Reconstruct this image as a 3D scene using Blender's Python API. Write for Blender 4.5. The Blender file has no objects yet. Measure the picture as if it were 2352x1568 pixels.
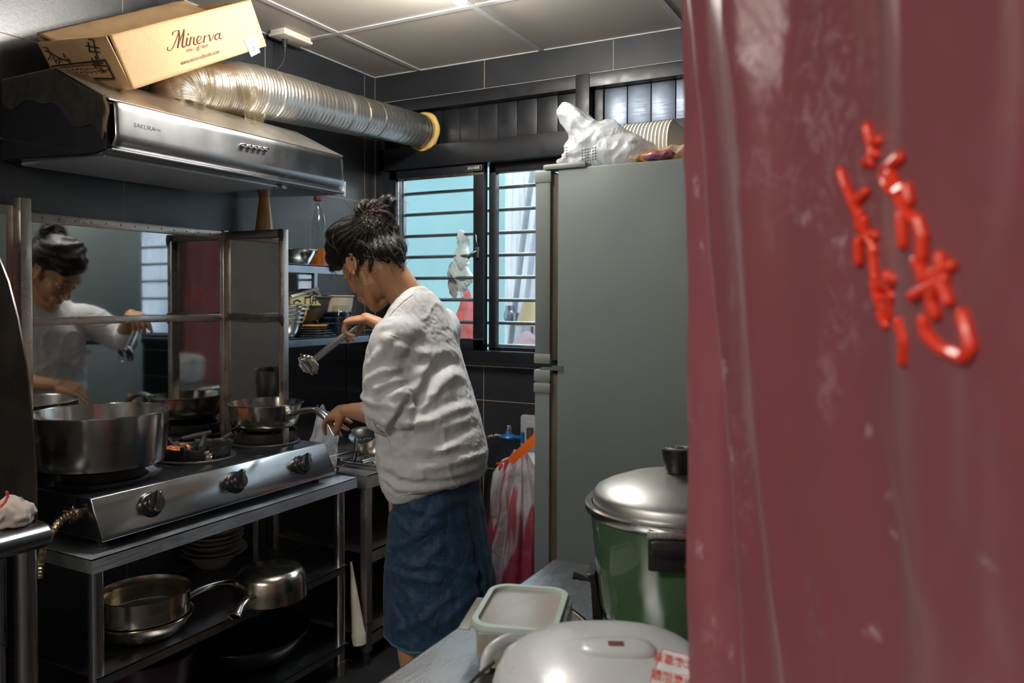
import bpy, bmesh, math, random
from mathutils import Vector, Matrix, noise, Euler
random.seed(7)
V = Vector
PI = math.pi
COL = bpy.context.scene.collection
sc = bpy.context.scene

# ------------------------------------------------------------------ camera
EYE = V((2.324, -2.982, 1.37))
FPX, YAW, PITCH, ROLL, PPY = 1786.0, 0.48692, -0.0217, 0.00318, 725.0
_f = V((-math.sin(YAW)*math.cos(PITCH), math.cos(YAW)*math.cos(PITCH), math.sin(PITCH)))
_r = V((math.cos(YAW), math.sin(YAW), 0)); _u = _r.cross(_f)
CR = _r*math.cos(ROLL)+_u*math.sin(ROLL); CU = -_r*math.sin(ROLL)+_u*math.cos(ROLL); CF = _f
cam_d = bpy.data.cameras.new('camera'); cam = bpy.data.objects.new('camera', cam_d); COL.objects.link(cam)
m = Matrix((CR, CU, -CF)).transposed().to_4x4(); m.translation = EYE; cam.matrix_world = m
cam_d.sensor_width = 36; cam_d.lens = 36*FPX/2352; cam_d.shift_y = -(784-PPY)/2352
cam_d.clip_start = .02; cam_d.clip_end = 100
cam_d.dof.use_dof = True; cam_d.dof.focus_distance = 2.25; cam_d.dof.aperture_fstop = 6.3
sc.camera = cam

def W(x, y, ax, val):
    """room point seen along a sight line where it meets the plane ax = val"""
    d = CF + CR*(x-1176)/FPX - CU*(y-PPY)/FPX
    i = 'XYZ'.index(ax)
    return EYE + d*((val-EYE[i])/d[i])

# ------------------------------------------------------------------ materials
class NT:
    def __init__(s, name):
        s.m = bpy.data.materials.new(name); s.m.use_nodes = True
        s.t = s.m.node_tree; s.n = s.t.nodes; s.l = s.t.links
        s.p = s.n['Principled BSDF']; s.out = s.n['Material Output']
        s._c = None
    def new(s, t, **kw):
        n = s.n.new(t)
        for k, v in kw.items(): setattr(n, k, v)
        return n
    def lk(s, a, b): s.l.new(a, b)
    def coord(s, scale=(1,1,1), rot=(0,0,0), loc=(0,0,0)):
        tc = s.new('ShaderNodeTexCoord'); mp = s.new('ShaderNodeMapping')
        mp.inputs['Scale'].default_value = scale; mp.inputs['Rotation'].default_value = rot; mp.inputs['Location'].default_value = loc
        s.lk(tc.outputs['Object'], mp.inputs[0]); return mp.outputs[0]
    def noise(s, vec, scale, detail=3, rough=.5, dist=0):
        n = s.new('ShaderNodeTexNoise'); n.inputs['Scale'].default_value = scale; n.inputs['Detail'].default_value = detail
        n.inputs['Roughness'].default_value = rough; n.inputs['Distortion'].default_value = dist
        s.lk(vec, n.inputs['Vector']); return n.outputs['Fac']
    def ramp(s, fac, stops):
        r = s.new('ShaderNodeValToRGB'); e = r.color_ramp.elements
        while len(e) < len(stops): e.new(.5)
        for i, (p, c) in enumerate(stops):
            e[i].position = p; e[i].color = (*c, 1) if len(c) == 3 else c
        s.lk(fac, r.inputs[0]); return r.outputs[0]
    def math(s, op, a, b=None, c=None):
        n = s.new('ShaderNodeMath', operation=op)
        for i, v in enumerate((a, b, c)):
            if v is None: continue
            if hasattr(v, 'links'): s.lk(v, n.inputs[i])
            else: n.inputs[i].default_value = v
        return n.outputs[0]
    def mapr(s, v, a, b, c, d):
        n = s.new('ShaderNodeMapRange'); s.lk(v, n.inputs[0])
        for i, q in enumerate((a, b, c, d)): n.inputs[i+1].default_value = q
        return n.outputs[0]
    def mix(s, fac, a, b):
        n = s.new('ShaderNodeMix', data_type='RGBA')
        for i, v in ((0, fac), (6, a), (7, b)):
            if hasattr(v, 'links'): s.lk(v, n.inputs[i])
            else: n.inputs[i].default_value = v if i == 0 else (*v, 1)
        return n.outputs[2]
    def bump(s, h, strength=.3, dist=.002):
        b = s.new('ShaderNodeBump'); b.inputs['Strength'].default_value = strength; b.inputs['Distance'].default_value = dist
        s.lk(h, b.inputs['Height'])
        if s._c: s.lk(s._c, b.inputs['Normal'])
        s._c = b.outputs[0]; s.lk(b.outputs[0], s.p.inputs['Normal'])
    def set(s, **kw):
        for k, v in kw.items():
            k = {'col':'Base Color','rough':'Roughness','metal':'Metallic','spec':'Specular IOR Level','trans':'Transmission Weight',
                 'coat':'Coat Weight','sheen':'Sheen Weight','sss':'Subsurface Weight','alpha':'Alpha','ior':'IOR','aniso':'Anisotropic',
                 'emc':'Emission Color','ems':'Emission Strength','coatr':'Coat Roughness'}[k]
            i = s.p.inputs[k]
            if hasattr(v, 'links'): s.lk(v, i)
            elif isinstance(v, tuple): i.default_value = (*v, 1) if len(v) == 3 else v
            else: i.default_value = v
        return s

def plain(name, col, rough=.5, metal=0, var=.12, nscale=12, bump=0, bscale=60, **kw):
    n = NT(name); co = n.coord()
    f = n.noise(co, nscale, 4)
    a = tuple(max(0, c*(1-var)) for c in col); b = tuple(min(1, c*(1+var)) for c in col)
    n.set(col=n.ramp(f, [(.3, a), (.7, b)]), rough=n.mapr(n.noise(co, nscale*1.7, 4), .3, .7, max(.02, rough*.8), min(1, rough*1.2)), metal=metal, **kw)
    if bump: n.bump(n.noise(co, bscale, 4), bump)
    return n.m

def steel(name, col=(.55,.55,.56), rough=.22, stretch=(1,40,1), sc_=20, bump=.05, dirt=0, metal=1):
    n = NT(name); co = n.coord(); cs = n.coord(stretch)
    s1 = n.noise(cs, sc_, 4, .6); s2 = n.noise(co, 5, 5, .6, .5)
    c = n.mix(n.mapr(s2, .35, .75, 0, .5), col, tuple(q*.7 for q in col))
    if dirt:
        d = n.noise(co, 14, 8, .75, 1); c = n.mix(n.mapr(d, .52, .7, 0, dirt), c, (.07,.05,.03))
    n.set(col=c, metal=metal, rough=n.math('ADD', n.mapr(s1, .3, .7, rough*.75, rough*1.2), n.mapr(s2, .4, .8, 0, rough*.5)))
    if bump: n.bump(s1, bump, .001)
    return n.m

M = {}
M['steel'] = steel('brushed_steel', (.62,.62,.62), .24)
M['steel_z'] = steel('vertical_brushed_steel', (.6,.6,.61), .2, (30,30,.6))
M['steel_smooth'] = steel('polished_steel', (.66,.65,.63), .16, (1,1,1), 8, 0)
M['steel_pan'] = steel('worn_pan_steel', (.6,.55,.47), .2, (1,1,12), 14, .03, .35)
M['steel_warm'] = steel('greasy_steel', (.68,.63,.56), .32, (1,20,1), 20, .03, .2)
M['steel_dark'] = steel('dark_steel', (.3,.31,.33), .3, (1,1,30), 18, .04, .2)
M['steel_counter'] = steel('scratched_counter_steel', (.27,.28,.30), .24, (60,2,1), 10, .06)
M['steel_table'] = steel('table_edge_steel', (.7,.76,.82), .48, (2,1,40), 10, .03)
M['black_gloss'] = plain('black_gloss_enamel', (.012,.013,.016), .16, coat=.3)
M['black_matte'] = plain('cast_iron', (.02,.02,.02), .55, bump=.6, bscale=90)
M['black_plastic'] = plain('black_plastic', (.012,.012,.013), .28, bump=.02)
M['black_frame'] = plain('black_aluminium', (.008,.0095,.013), .4)
M['sheetdark'] = steel('dark_wall_sheet', (.17,.175,.2), .16, (1,1,1), 6, 0)
M['chrome'] = steel('chrome', (.8,.8,.8), .07, (1,1,1), 5, 0)
M['white_plastic'] = plain('white_plastic', (.5,.52,.54), .3, var=.03)
M['cream_plastic'] = plain('cream_plastic', (.75,.68,.58), .4, var=.05)
M['fridge'] = plain('grey_green_enamel', (.14,.168,.165), .42, var=.04, nscale=3, bump=.04, bscale=220)
M['fridge_trim'] = plain('fridge_trim_plastic', (.2,.225,.205), .4, var=.04)
M['gasket'] = plain('brown_gasket_strip', (.085,.065,.045), .35)
M['green'] = plain('green_enamel', (.055,.11,.055), .14, var=.08, nscale=4, coat=.6)
M['skin'] = None
M['rubber'] = plain('black_rubber', (.015,.015,.015), .6)
M['outline_white'] = plain('white_paper', (.75,.75,.75), .7, var=.03)
M['red_ink'] = plain('red_ink', (.65,.06,.03), .6)
M['dark_ink'] = plain('dark_ink', (.02,.015,.012), .6)
M['brown_ink'] = plain('brown_ink', (.16,.05,.035), .6)
M['blue_valve'] = plain('blue_painted_metal', (.01,.09,.28), .3, coat=.4, bump=.1)
M['orange_plastic'] = plain('orange_plastic', (1.0,.17,.02), .4, var=.04)
M['brown_cap'] = plain('brown_cap_plastic', (.07,.02,.014), .4)
M['yellow_foam'] = plain('yellow_foam', (.62,.42,.12), .85, bump=.7, bscale=60)
M['stone'] = plain('brown_stoneware', (.1,.085,.07), .35, bump=.1)
M['darkbowl'] = plain('dark_grey_plastic', (.07,.068,.06), .4)
M['beige'] = plain('beige_plastic', (.4,.35,.26), .35)
M['bluebowl'] = plain('navy_ceramic', (.015,.035,.09), .2, coat=.5)
M['goldplate'] = plain('mustard_glazed_ceramic', (.38,.22,.04), .25)
M['blackplate'] = plain('black_glazed_ceramic', (.02,.02,.02), .25)
M['brassbraid'] = plain('braided_hose_metal', (.5,.4,.25), .3, 1, .4, 60, .8, 260)

def tile(name, axis, uo, du, vo, dv, col, rough, bumpk=.25, spec=.5):
    n = NT(name); tc = n.new('ShaderNodeTexCoord'); sx = n.new('ShaderNodeSeparateXYZ'); n.lk(tc.outputs['Object'], sx.inputs[0])
    def line(o, off, per, w):
        a = n.math('SUBTRACT', o, off); b = n.math('DIVIDE', a, per); c = n.math('FRACT', b)
        d = n.math('MINIMUM', c, n.math('SUBTRACT', 1.0, c)); return n.math('LESS_THAN', n.math('MULTIPLY', d, per), w)
    g = n.math('MAXIMUM', line(sx.outputs[axis], uo, du, .0016), line(sx.outputs['Z'], vo, dv, .0016))
    co = n.coord(); f = n.noise(co, 2.2, 5, .6, .4); f2 = n.noise(co, 160, 3, .7)
    base = n.mix(f, tuple(c*.7 for c in col), tuple(c*1.5 for c in col))
    base = n.mix(n.mapr(f2, .62, .75, 0, .25), base, (.12,.12,.125))
    n.set(col=n.mix(g, base, (.3,.235,.19)), rough=n.math('ADD', n.mapr(f, .3, .7, rough*.8, rough*1.25), n.math('MULTIPLY', g, .3)), spec=spec)
    n.bump(n.noise(co, 90, 5, .75), bumpk, .0015)
    n.bump(n.math('MULTIPLY', g, -1.0), .5, .001)
    return n.m
M['tile_left'] = tile('slate_tile_side', 'Y', -.073, .6215, .021, .3, (.02,.0225,.027), .33, .3, 1.0)
M['tile_back'] = tile('slate_tile_back', 'X', .004, .6, .021, .3, (.017,.019,.022), .45, .15, .4)

def thin_glass(name, tint=(.93,.97,.97), rough=.02, film=0):
    n = NT(name); tr = n.new('ShaderNodeBsdfTransparent'); tr.inputs[0].default_value = (*tint, 1)
    gl = n.new('ShaderNodeBsdfGlossy'); gl.inputs['Roughness'].default_value = rough
    fr = n.new('ShaderNodeLayerWeight'); pw = n.math('POWER', fr.outputs['Facing'], 4.0)
    mx = n.new('ShaderNodeMixShader'); n.lk(n.mapr(pw, 0, 1, .045, .9), mx.inputs[0]); n.lk(tr.outputs[0], mx.inputs[1]); n.lk(gl.outputs[0], mx.inputs[2])
    last = mx
    if film:
        co = n.coord(); f = n.noise(co, 7, 6, .7, 1); df = n.new('ShaderNodeBsdfDiffuse'); df.inputs[0].default_value = (.6,.7,.7,1)
        m2 = n.new('ShaderNodeMixShader'); n.lk(n.mapr(f, .35, .75, 0, film), m2.inputs[0]); n.lk(mx.outputs[0], m2.inputs[1]); n.lk(df.outputs[0], m2.inputs[2]); last = m2
    n.lk(last.outputs[0], n.out.inputs[0]); return n.m
M['pane'] = thin_glass('window_glass', film=.03)
M['clear'] = thin_glass('bottle_glass', (.86,.9,.88), .04)

def film_mat(name, col, opac=.35, rough=.2, crinkle=40, bs=.8, trl=.3, lo=.3, hi=.75):
    """thin plastic: part transparent, part diffuse and translucent, with gloss"""
    n = NT(name); co = n.coord(); n.set(col=col, rough=rough)
    n.bump(n.noise(co, crinkle, 5, .6, .8), bs, .004)
    tr = n.new('ShaderNodeBsdfTransparent'); tl = n.new('ShaderNodeBsdfTranslucent'); tl.inputs[0].default_value = (*col, 1)
    m1 = n.new('ShaderNodeMixShader'); m1.inputs[0].default_value = trl
    n.lk(n.p.outputs[0], m1.inputs[1]); n.lk(tl.outputs[0], m1.inputs[2])
    m2 = n.new('ShaderNodeMixShader'); n.lk(n.mapr(n.noise(co, crinkle*.4, 5, .6, 1), lo, hi, max(0, opac-.25), min(1, opac+.25)), m2.inputs[0])
    n.lk(tr.outputs[0], m2.inputs[1]); n.lk(m1.outputs[0], m2.inputs[2]); n.lk(m2.outputs[0], n.out.inputs[0])
    return n.m
M['bag_white'] = film_mat('white_bag_film', (.7,.73,.77), .66, .18, 34, 1.0)
M['bag_clear'] = film_mat('clear_bag_film', (.8,.8,.85), .45, .15, 30, 1)
M['bag_pink'] = film_mat('pink_bag_film', (1,.35,.33), .8, .3, 20, .6, .5)
M['film_amber'] = film_mat('greasy_cling_film', (.24,.19,.11), .5, .12, 45, 1)
M['pale_sheet'] = film_mat('pale_pink_sheet', (.95,.75,.78), .85, .4, 10, .4, .5)

def glassy(name, col, rough=.03, trans=1, ior=1.4):
    n = NT(name); n.set(col=col, rough=rough, trans=trans, ior=ior); return n.m
M['amber'] = glassy('amber_liquid', (.75,.2,.02), .05, .6, 1.33)
M['sauce'] = plain('brown_sauce', (.33,.14,.04), .3)
M['broth'] = plain('cloudy_yellow_broth', (.42,.3,.12), .4, var=.25, nscale=30)
M['lid_clear'] = film_mat('frosted_lid', (.6,.56,.5), .8, .2, 8, .05, .3)
M['lid_rim'] = plain('pale_green_silicone', (.38,.46,.42), .35, var=.04)

def fabric(name, col, var=.25, scale=300, rough=.85, sheen=.2, bs=.25, folds=0, warp=None):
    n = NT(name); co = n.coord(); f = n.noise(co, 6, 5, .6)
    c = n.mix(f, tuple(q*(1-var) for q in col), tuple(min(1, q*(1+var)) for q in col))
    if warp: c = n.mix(n.mapr(n.noise(n.coord((1,1,3)), 40, 6, .7), .45, .65, 0, .55), c, warp)
    n.set(col=c, rough=rough, sheen=sheen)
    if folds:
        n.bump(n.noise(n.coord((1,1,.7), (.5,.4,.3)), 16, 6, .62, 1.2), folds, .012)
        n.bump(n.noise(n.coord((2,2,.8), (.2,.5,.1)), 38, 4, .6, 1.8), folds*.5, .005)
    n.bump(n.noise(co, scale, 2), bs, .0008)
    return n.m
M['shirt'] = fabric('off_white_cotton', (.6,.6,.615), .03, 500, .85, .25, .12, .3)
M['denim'] = fabric('indigo_denim', (.006,.034,.085), .3, 420, .6, .1, .3, .6, (.015,.09,.18))
M['towel'] = fabric('beige_towel', (.5,.42,.38), .1, 160, .95, .3, .9, .5)
M['glove'] = fabric('white_knit', (.78,.78,.76), .06, 260, .9, .3, .8, .3)

def skin_mat():
    n = NT('skin'); co = n.coord(); f = n.noise(co, 9, 5); g = n.noise(co, 120, 3)
    n.set(col=n.mix(f, (.44,.215,.115), (.55,.29,.165)), rough=n.mapr(g, .3, .7, .42, .55), sss=.12)
    n.p.inputs['Subsurface Radius'].default_value = (.012,.005,.003); n.p.inputs['Subsurface Scale'].default_value = .5
    n.bump(g, .12, .0008); n.bump(n.noise(co, 700, 2), .08, .0004); return n.m
M['skin'] = skin_mat()
def hair_mat():
    n = NT('black_hair'); cs = n.coord((1,1,1)); w = n.noise(n.coord((260,260,60)), 1, 3, .6, 2)
    n.set(col=n.mix(w, (.004,.0035,.0035), (.022,.017,.014)), rough=.42, aniso=.4, spec=.4)
    n.bump(w, .5, .002); return n.m
M['hair'] = hair_mat()
n = NT('loose_hair_fibre'); n.set(col=(.022,.017,.014), rough=.5); M['strand'] = n.m
n = NT('reddish_hair_fibre'); n.set(col=(.22,.08,.05), rough=.35); M['strand_red'] = n.m

def cardboard():
    n = NT('corrugated_cardboard'); co = n.coord(); f = n.noise(co, 5, 6, .6, .6)
    c = n.mix(f, (.5,.31,.15), (.6,.4,.22)); c = n.mix(n.mapr(n.noise(co, 9, 7, .7, 1.5), .58, .72, 0, .45), c, (.4,.19,.05))
    n.set(col=c, rough=.8); n.bump(n.noise(n.coord((4,60,4)), 3, 3), .3, .002); n.bump(n.noise(co, 8, 6, .6, 1), .5, .006); return n.m
M['cardboard'] = cardboard()
n = NT('cardboard_stained'); co = n.coord(); n.set(col=n.mix(n.noise(co, 7, 6, .7, 1), (.3,.15,.05), (.5,.26,.06)), rough=.6); n.bump(n.noise(co, 20, 5), .4, .003); M['cardboard_dark'] = n.m

def duct_mat():
    n = NT('aluminium_foil_duct'); co = n.coord(); f = n.noise(co, 6, 5, .6)
    n.set(col=n.mix(n.mapr(f, .4, .7, 0, .6), (.8,.79,.77), (.62,.52,.36)), metal=1, rough=.36); n.bump(n.noise(co, 45, 5, .7, 1), .35, .003); return n.m
M['duct'] = duct_mat()
M['ceil'] = plain('ceiling_board', (.42,.39,.345), .45, var=.06, nscale=2)
M['ceil_rail'] = plain('ceiling_rail', (.5,.5,.5), .4)
M['plaster_front'] = plain('greyish_plaster', (.38,.37,.36), .8, var=.08, nscale=3)
M['floor'] = plain('dark_floor', (.03,.03,.032), .4, bump=.2)
M['plaster'] = plain('dim_plaster', (.13,.125,.12), .8, var=.08, nscale=3)
M['cyan'] = plain('turquoise_painted_render', (.33,.53,.53), .8, var=.06, nscale=2, bump=.3, bscale=20)
def white_wall():
    n = NT('streaked_whitewash'); co = n.coord((1,1,.06)); f = n.noise(co, 30, 5, .65)
    n.set(col=n.ramp(f, [(.3, (.5,.49,.5)), (.5, (.72,.72,.76)), (.7, (.85,.85,.9))]), rough=.85); n.bump(f, .3); return n.m
M['whitewash'] = white_wall()
M['mirror'] = steel('polished_guard_sheet', (.6,.62,.63), .035, (1,.5,30), 5, .006, .06)
M['guardframe'] = steel('greasy_guard_frame', (.66,.6,.53), .28, (1,1,1), 20, .03, .15)
M['hoodfront'] = steel('hood_front_steel', (.4,.41,.42), .24, (1,1,1), 3, 0)
M['stainfood'] = plain('orange_braised_food', (.5,.12,.015), .3, var=.5, nscale=60, bump=1, bscale=80, coat=.5)
M['meat'] = plain('raw_meat', (.42,.16,.13), .35, var=.5, nscale=50, bump=.5)
M['tank'] = plain('grey_painted_cylinder', (.45,.47,.47), .4)
M['pinkbagred'] = plain('crimson_stripe_film', (.3,.03,.06), .35, coat=.4)
M['lampshade'] = plain('cream_lampshade', (.8,.65,.38), .8, var=.04)
M['grille'] = steel('grille_bar', (.35,.35,.36), .35, (10,1,1), 20, .1, .5)
M['paint_alloy'] = plain('grey_bracket', (.34,.36,.38), .4)
M['screen_white'] = plain('foam_bowl', (.8,.79,.74), .5, var=.03)
M['gold'] = plain('golden_spoon', (.5,.3,.12), .25, 1)

def curtain_mat(glint_patches=()):
    n = NT('wine_red_vinyl'); co = n.coord()
    f = n.noise(co, 3, 4, .6, .4)
    base = n.mix(f, (.29,.075,.092), (.42,.135,.16))
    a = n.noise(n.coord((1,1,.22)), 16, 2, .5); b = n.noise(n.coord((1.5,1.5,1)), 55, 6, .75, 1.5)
    crease_glint = n.math('MULTIPLY', n.mapr(a, .57, .64, 0, 1), n.mapr(b, .52, .57, 0, 1))  # pale highlights of the creases, painted into the vinyl colour
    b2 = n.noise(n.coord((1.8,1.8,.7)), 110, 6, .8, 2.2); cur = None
    for c_, wx, wz in glint_patches:
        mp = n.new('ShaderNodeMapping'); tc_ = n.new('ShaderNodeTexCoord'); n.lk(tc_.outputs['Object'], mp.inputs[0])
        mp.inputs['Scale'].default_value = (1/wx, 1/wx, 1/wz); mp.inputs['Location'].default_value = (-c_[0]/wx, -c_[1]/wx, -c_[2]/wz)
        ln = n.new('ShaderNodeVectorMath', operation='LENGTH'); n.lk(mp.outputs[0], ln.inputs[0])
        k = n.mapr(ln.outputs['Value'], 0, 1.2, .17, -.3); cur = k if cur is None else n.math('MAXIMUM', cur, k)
    if cur is not None: crease_glint = n.math('MAXIMUM', n.math('MULTIPLY', crease_glint, .4), n.mapr(n.math('ADD', b2, cur), .60, .63, 0, 1))
    n.set(col=n.mix(n.math('MULTIPLY', crease_glint, .6), base, (.8,.6,.66)), rough=.3, sheen=.3)
    n.bump(n.noise(n.coord((1,1,.5), (0,.5,0)), 7, 4, .5, .9), .4, .02)
    n.bump(n.noise(co, 45, 4, .6), .06, .004)
    tl = n.new('ShaderNodeBsdfTranslucent'); tl.inputs[0].default_value = (.7,.22,.27,1)
    mx = n.new('ShaderNodeMixShader'); mx.inputs[0].default_value = .42
    n.lk(n.p.outputs[0], mx.inputs[1]); n.lk(tl.outputs[0], mx.inputs[2]); n.lk(mx.outputs[0], n.out.inputs[0]); return n.m
M['red_paint'] = plain('thick_red_paint', (.85,.05,.02), .3, var=.1)

# ------------------------------------------------------------------ mesh builder
class MB:
    def __init__(s): s.v = []; s.f = []; s.sm = []
    def add(s, vs, fs, smooth=True, mat=None):
        o = len(s.v)
        for p in vs: s.v.append((mat @ V(p)) if mat else V(p))
        for f in fs: s.f.append([o+i for i in f]); s.sm.append(smooth)
        return s
    def box(s, c, d, mat=None, bev=0):
        bm = bmesh.new(); bmesh.ops.create_cube(bm, size=1)
        for v in bm.verts: v.co = V((v.co.x*d[0], v.co.y*d[1], v.co.z*d[2]))
        if bev: bmesh.ops.bevel(bm, geom=bm.edges[:], offset=min(bev, min(d)*.45), segments=2, affect='EDGES', profile=.6)
        for v in bm.verts: v.co += V(c)
        return s.bm(bm, mat, bev > 0 and False)
    def bb(s, a, b, bev=0, mat=None):
        return s.box([(a[i]+b[i])/2 for i in range(3)], [abs(b[i]-a[i]) for i in range(3)], mat, bev)
    def bm(s, bm, mat=None, smooth=True):
        bm.verts.ensure_lookup_table(); bm.verts.index_update()
        s.add([v.co.copy() for v in bm.verts], [[v.index for v in f.verts] for f in bm.faces], smooth, mat); bm.free(); return s
    def loft(s, rings, closed=True, cap=True, smooth=True):
        n = len(rings[0]); vs = [p for r in rings for p in r]; fs = []
        for i in range(len(rings)-1):
            for j in range(n if closed else n-1):
                k = (j+1) % n; fs.append([i*n+j, i*n+k, (i+1)*n+k, (i+1)*n+j])
        s.add(vs, fs, smooth)
        if cap and closed:
            s.add(rings[0], [list(range(n))[::-1]], False); s.add(rings[-1], [list(range(n))], False)
        return s
    def lathe(s, prof, c=(0,0,0), seg=40, mat=None, sx=1, sy=1):
        """revolve (r,z) outline about z"""
        mm = Matrix.Translation(c) @ (mat if mat else Matrix())
        vs = []; idx = []
        for r, z in prof:
            if r < 1e-6: idx.append([len(vs)]); vs.append(V((0,0,z)))
            else:
                idx.append(list(range(len(vs), len(vs)+seg)))
                vs += [V((r*sx*math.cos(2*PI*j/seg), r*sy*math.sin(2*PI*j/seg), z)) for j in range(seg)]
        fs = []
        for a, b in zip(idx, idx[1:]):
            for j in range(seg):
                k = (j+1) % seg
                if len(a) == 1 and len(b) == 1: break
                if len(a) == 1: fs.append([a[0], b[k], b[j]])
                elif len(b) == 1: fs.append([a[j], a[k], b[0]])
                else: fs.append([a[j], a[k], b[k], b[j]])
        return s.add(vs, fs, True, mm)
    def tube(s, pts, r, seg=12, sy=1, cap=True, up=None, smooth=True):
        pts = [V(p) for p in pts]; n = len(pts)
        rs = r if isinstance(r, (list, tuple)) else [r]*n
        t0 = (pts[1]-pts[0]).normalized()
        u = V(up) if up else (V((0,0,1)) if abs(t0.z) < .9 else V((1,0,0)))
        rings = []
        for i in range(n):
            t = ((pts[min(i+1, n-1)]-pts[i]).normalized() + (pts[i]-pts[max(i-1, 0)]).normalized())
            t = t.normalized() if t.length > 1e-9 else t0
            a = t.cross(u); a = a.normalized() if a.length > 1e-6 else t.orthogonal().normalized()
            b = a.cross(t).normalized(); u = b
            q = rs[i]; ra, rb = (q if isinstance(q, tuple) else (q, q*sy))
            rings.append([pts[i] + a*math.cos(2*PI*j/seg)*ra + b*math.sin(2*PI*j/seg)*rb for j in range(seg)])
        return s.loft(rings, True, cap, smooth)
    def ell(s, c, r, mat=None, seg=24, rings=16):
        prof = [(math.sin(PI*i/rings), -math.cos(PI*i/rings)) for i in range(rings+1)]
        prof[0] = (0, -1); prof[-1] = (0, 1)
        mm = Matrix.Translation(c) @ (mat.to_4x4() if mat else Matrix()) @ Matrix.Diagonal((*r, 1))
        return s.lathe(prof, (0,0,0), seg, mm)
    def caps(s, pts, r, seg=16, sub=4):
        """closed limb: smooth tube with rounded ends through pts"""
        P, R = smooth_path(pts, r, sub)
        d0 = (P[0]-P[1]).normalized(); d1 = (P[-1]-P[-2]).normalized()
        rr = lambda q, k: tuple(a*k for a in q) if isinstance(q, tuple) else q*k
        m0 = max(R[0]) if isinstance(R[0], tuple) else R[0]; m1 = max(R[-1]) if isinstance(R[-1], tuple) else R[-1]
        A = [P[0]+d0*m0*math.sin(a) for a in (1.45, 1.0, .5)]; RA = [rr(R[0], math.cos(a)) for a in (1.45, 1.0, .5)]
        B = [P[-1]+d1*m1*math.sin(a) for a in (.5, 1.0, 1.45)]; RB = [rr(R[-1], math.cos(a)) for a in (.5, 1.0, 1.45)]
        return s.tube(A+P+B, RA+R+RB, seg)
    def prism(s, poly, ax, a, b, mat=None):
        """extrude a 2D outline along axis ax between a and b (poly in the other two axes, in xyz order)"""
        i = 'XYZ'.index(ax)
        def pt(p, t):
            q = list(p); q.insert(i, t); return V(q)
        n = len(poly); A = [pt(p, a) for p in poly]; B = [pt(p, b) for p in poly]
        s.add(A+B, [[j, (j+1) % n, n+(j+1) % n, n+j] for j in range(n)] + [list(range(n))[::-1], [n+j for j in range(n)]], False, mat); return s
    def sheet(s, fn, nu, nv, smooth=True):
        vs = [fn(i/nu, j/nv) for i in range(nu+1) for j in range(nv+1)]
        fs = [[i*(nv+1)+j, (i+1)*(nv+1)+j, (i+1)*(nv+1)+j+1, i*(nv+1)+j+1] for i in range(nu) for j in range(nv)]
        return s.add(vs, fs, smooth)
    def build(s, name, mat, parent=None, origin=None, bevel=0, solid=0, sub=0, fixn=True, autos=True):
        me = bpy.data.meshes.new(name); O = V(origin) if origin is not None else (parent_origin(parent) if parent else V((0,0,0)))
        me.from_pydata([tuple(v-O) for v in s.v], [], s.f)
        me.polygons.foreach_set('use_smooth', s.sm)
        if fixn:
            bm = bmesh.new(); bm.from_mesh(me); bmesh.ops.remove_doubles(bm, verts=bm.verts, dist=1e-6); bmesh.ops.recalc_face_normals(bm, faces=bm.faces); bm.to_mesh(me); bm.free()
        me.materials.append(M[mat] if isinstance(mat, str) else mat)
        o = bpy.data.objects.new(name, me); COL.objects.link(o)
        if parent: o.parent = parent
        else: o.location = O
        if autos:
            try: me.set_sharp_from_angle(angle=math.radians(42))
            except Exception: pass
        if solid:
            q = o.modifiers.new('thick', 'SOLIDIFY'); q.thickness = solid; q.offset = 0
        if bevel:
            q = o.modifiers.new('bev', 'BEVEL'); q.width = bevel; q.segments = 2; q.limit_method = 'ANGLE'; q.angle_limit = math.radians(40)
        if sub:
            q = o.modifiers.new('sub', 'SUBSURF'); q.levels = sub; q.render_levels = sub
        return o

ORI = {}
def parent_origin(p):
    O = V((0,0,0))
    while p: O += p.location; p = p.parent
    return O
def smooth_path(pts, r, sub=4):
    pts = [V(p) for p in pts]; n = len(pts); rs = r if isinstance(r, (list, tuple)) and not (isinstance(r, tuple) and len(r) == 2 and n != 2) else [r]*n
    if any(isinstance(q, tuple) for q in rs): rs = [q if isinstance(q, tuple) else (q, q) for q in rs]
    P = []; R = []
    def lr(a, b, t):
        if isinstance(a, tuple): return tuple(x+(y-x)*t for x, y in zip(a, b))
        return a+(b-a)*t
    for i in range(n-1):
        p0 = pts[max(i-1, 0)]; p1 = pts[i]; p2 = pts[i+1]; p3 = pts[min(i+2, n-1)]
        for k in range(sub):
            t = k/sub
            P.append(.5*((2*p1)+(p2-p0)*t+(2*p0-5*p1+4*p2-p3)*t*t+(3*p1-p0-3*p2+p3)*t**3)); R.append(lr(rs[i], rs[i+1], t*t*(3-2*t)))
    P.append(pts[-1]); R.append(rs[-1]); return P, R

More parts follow.
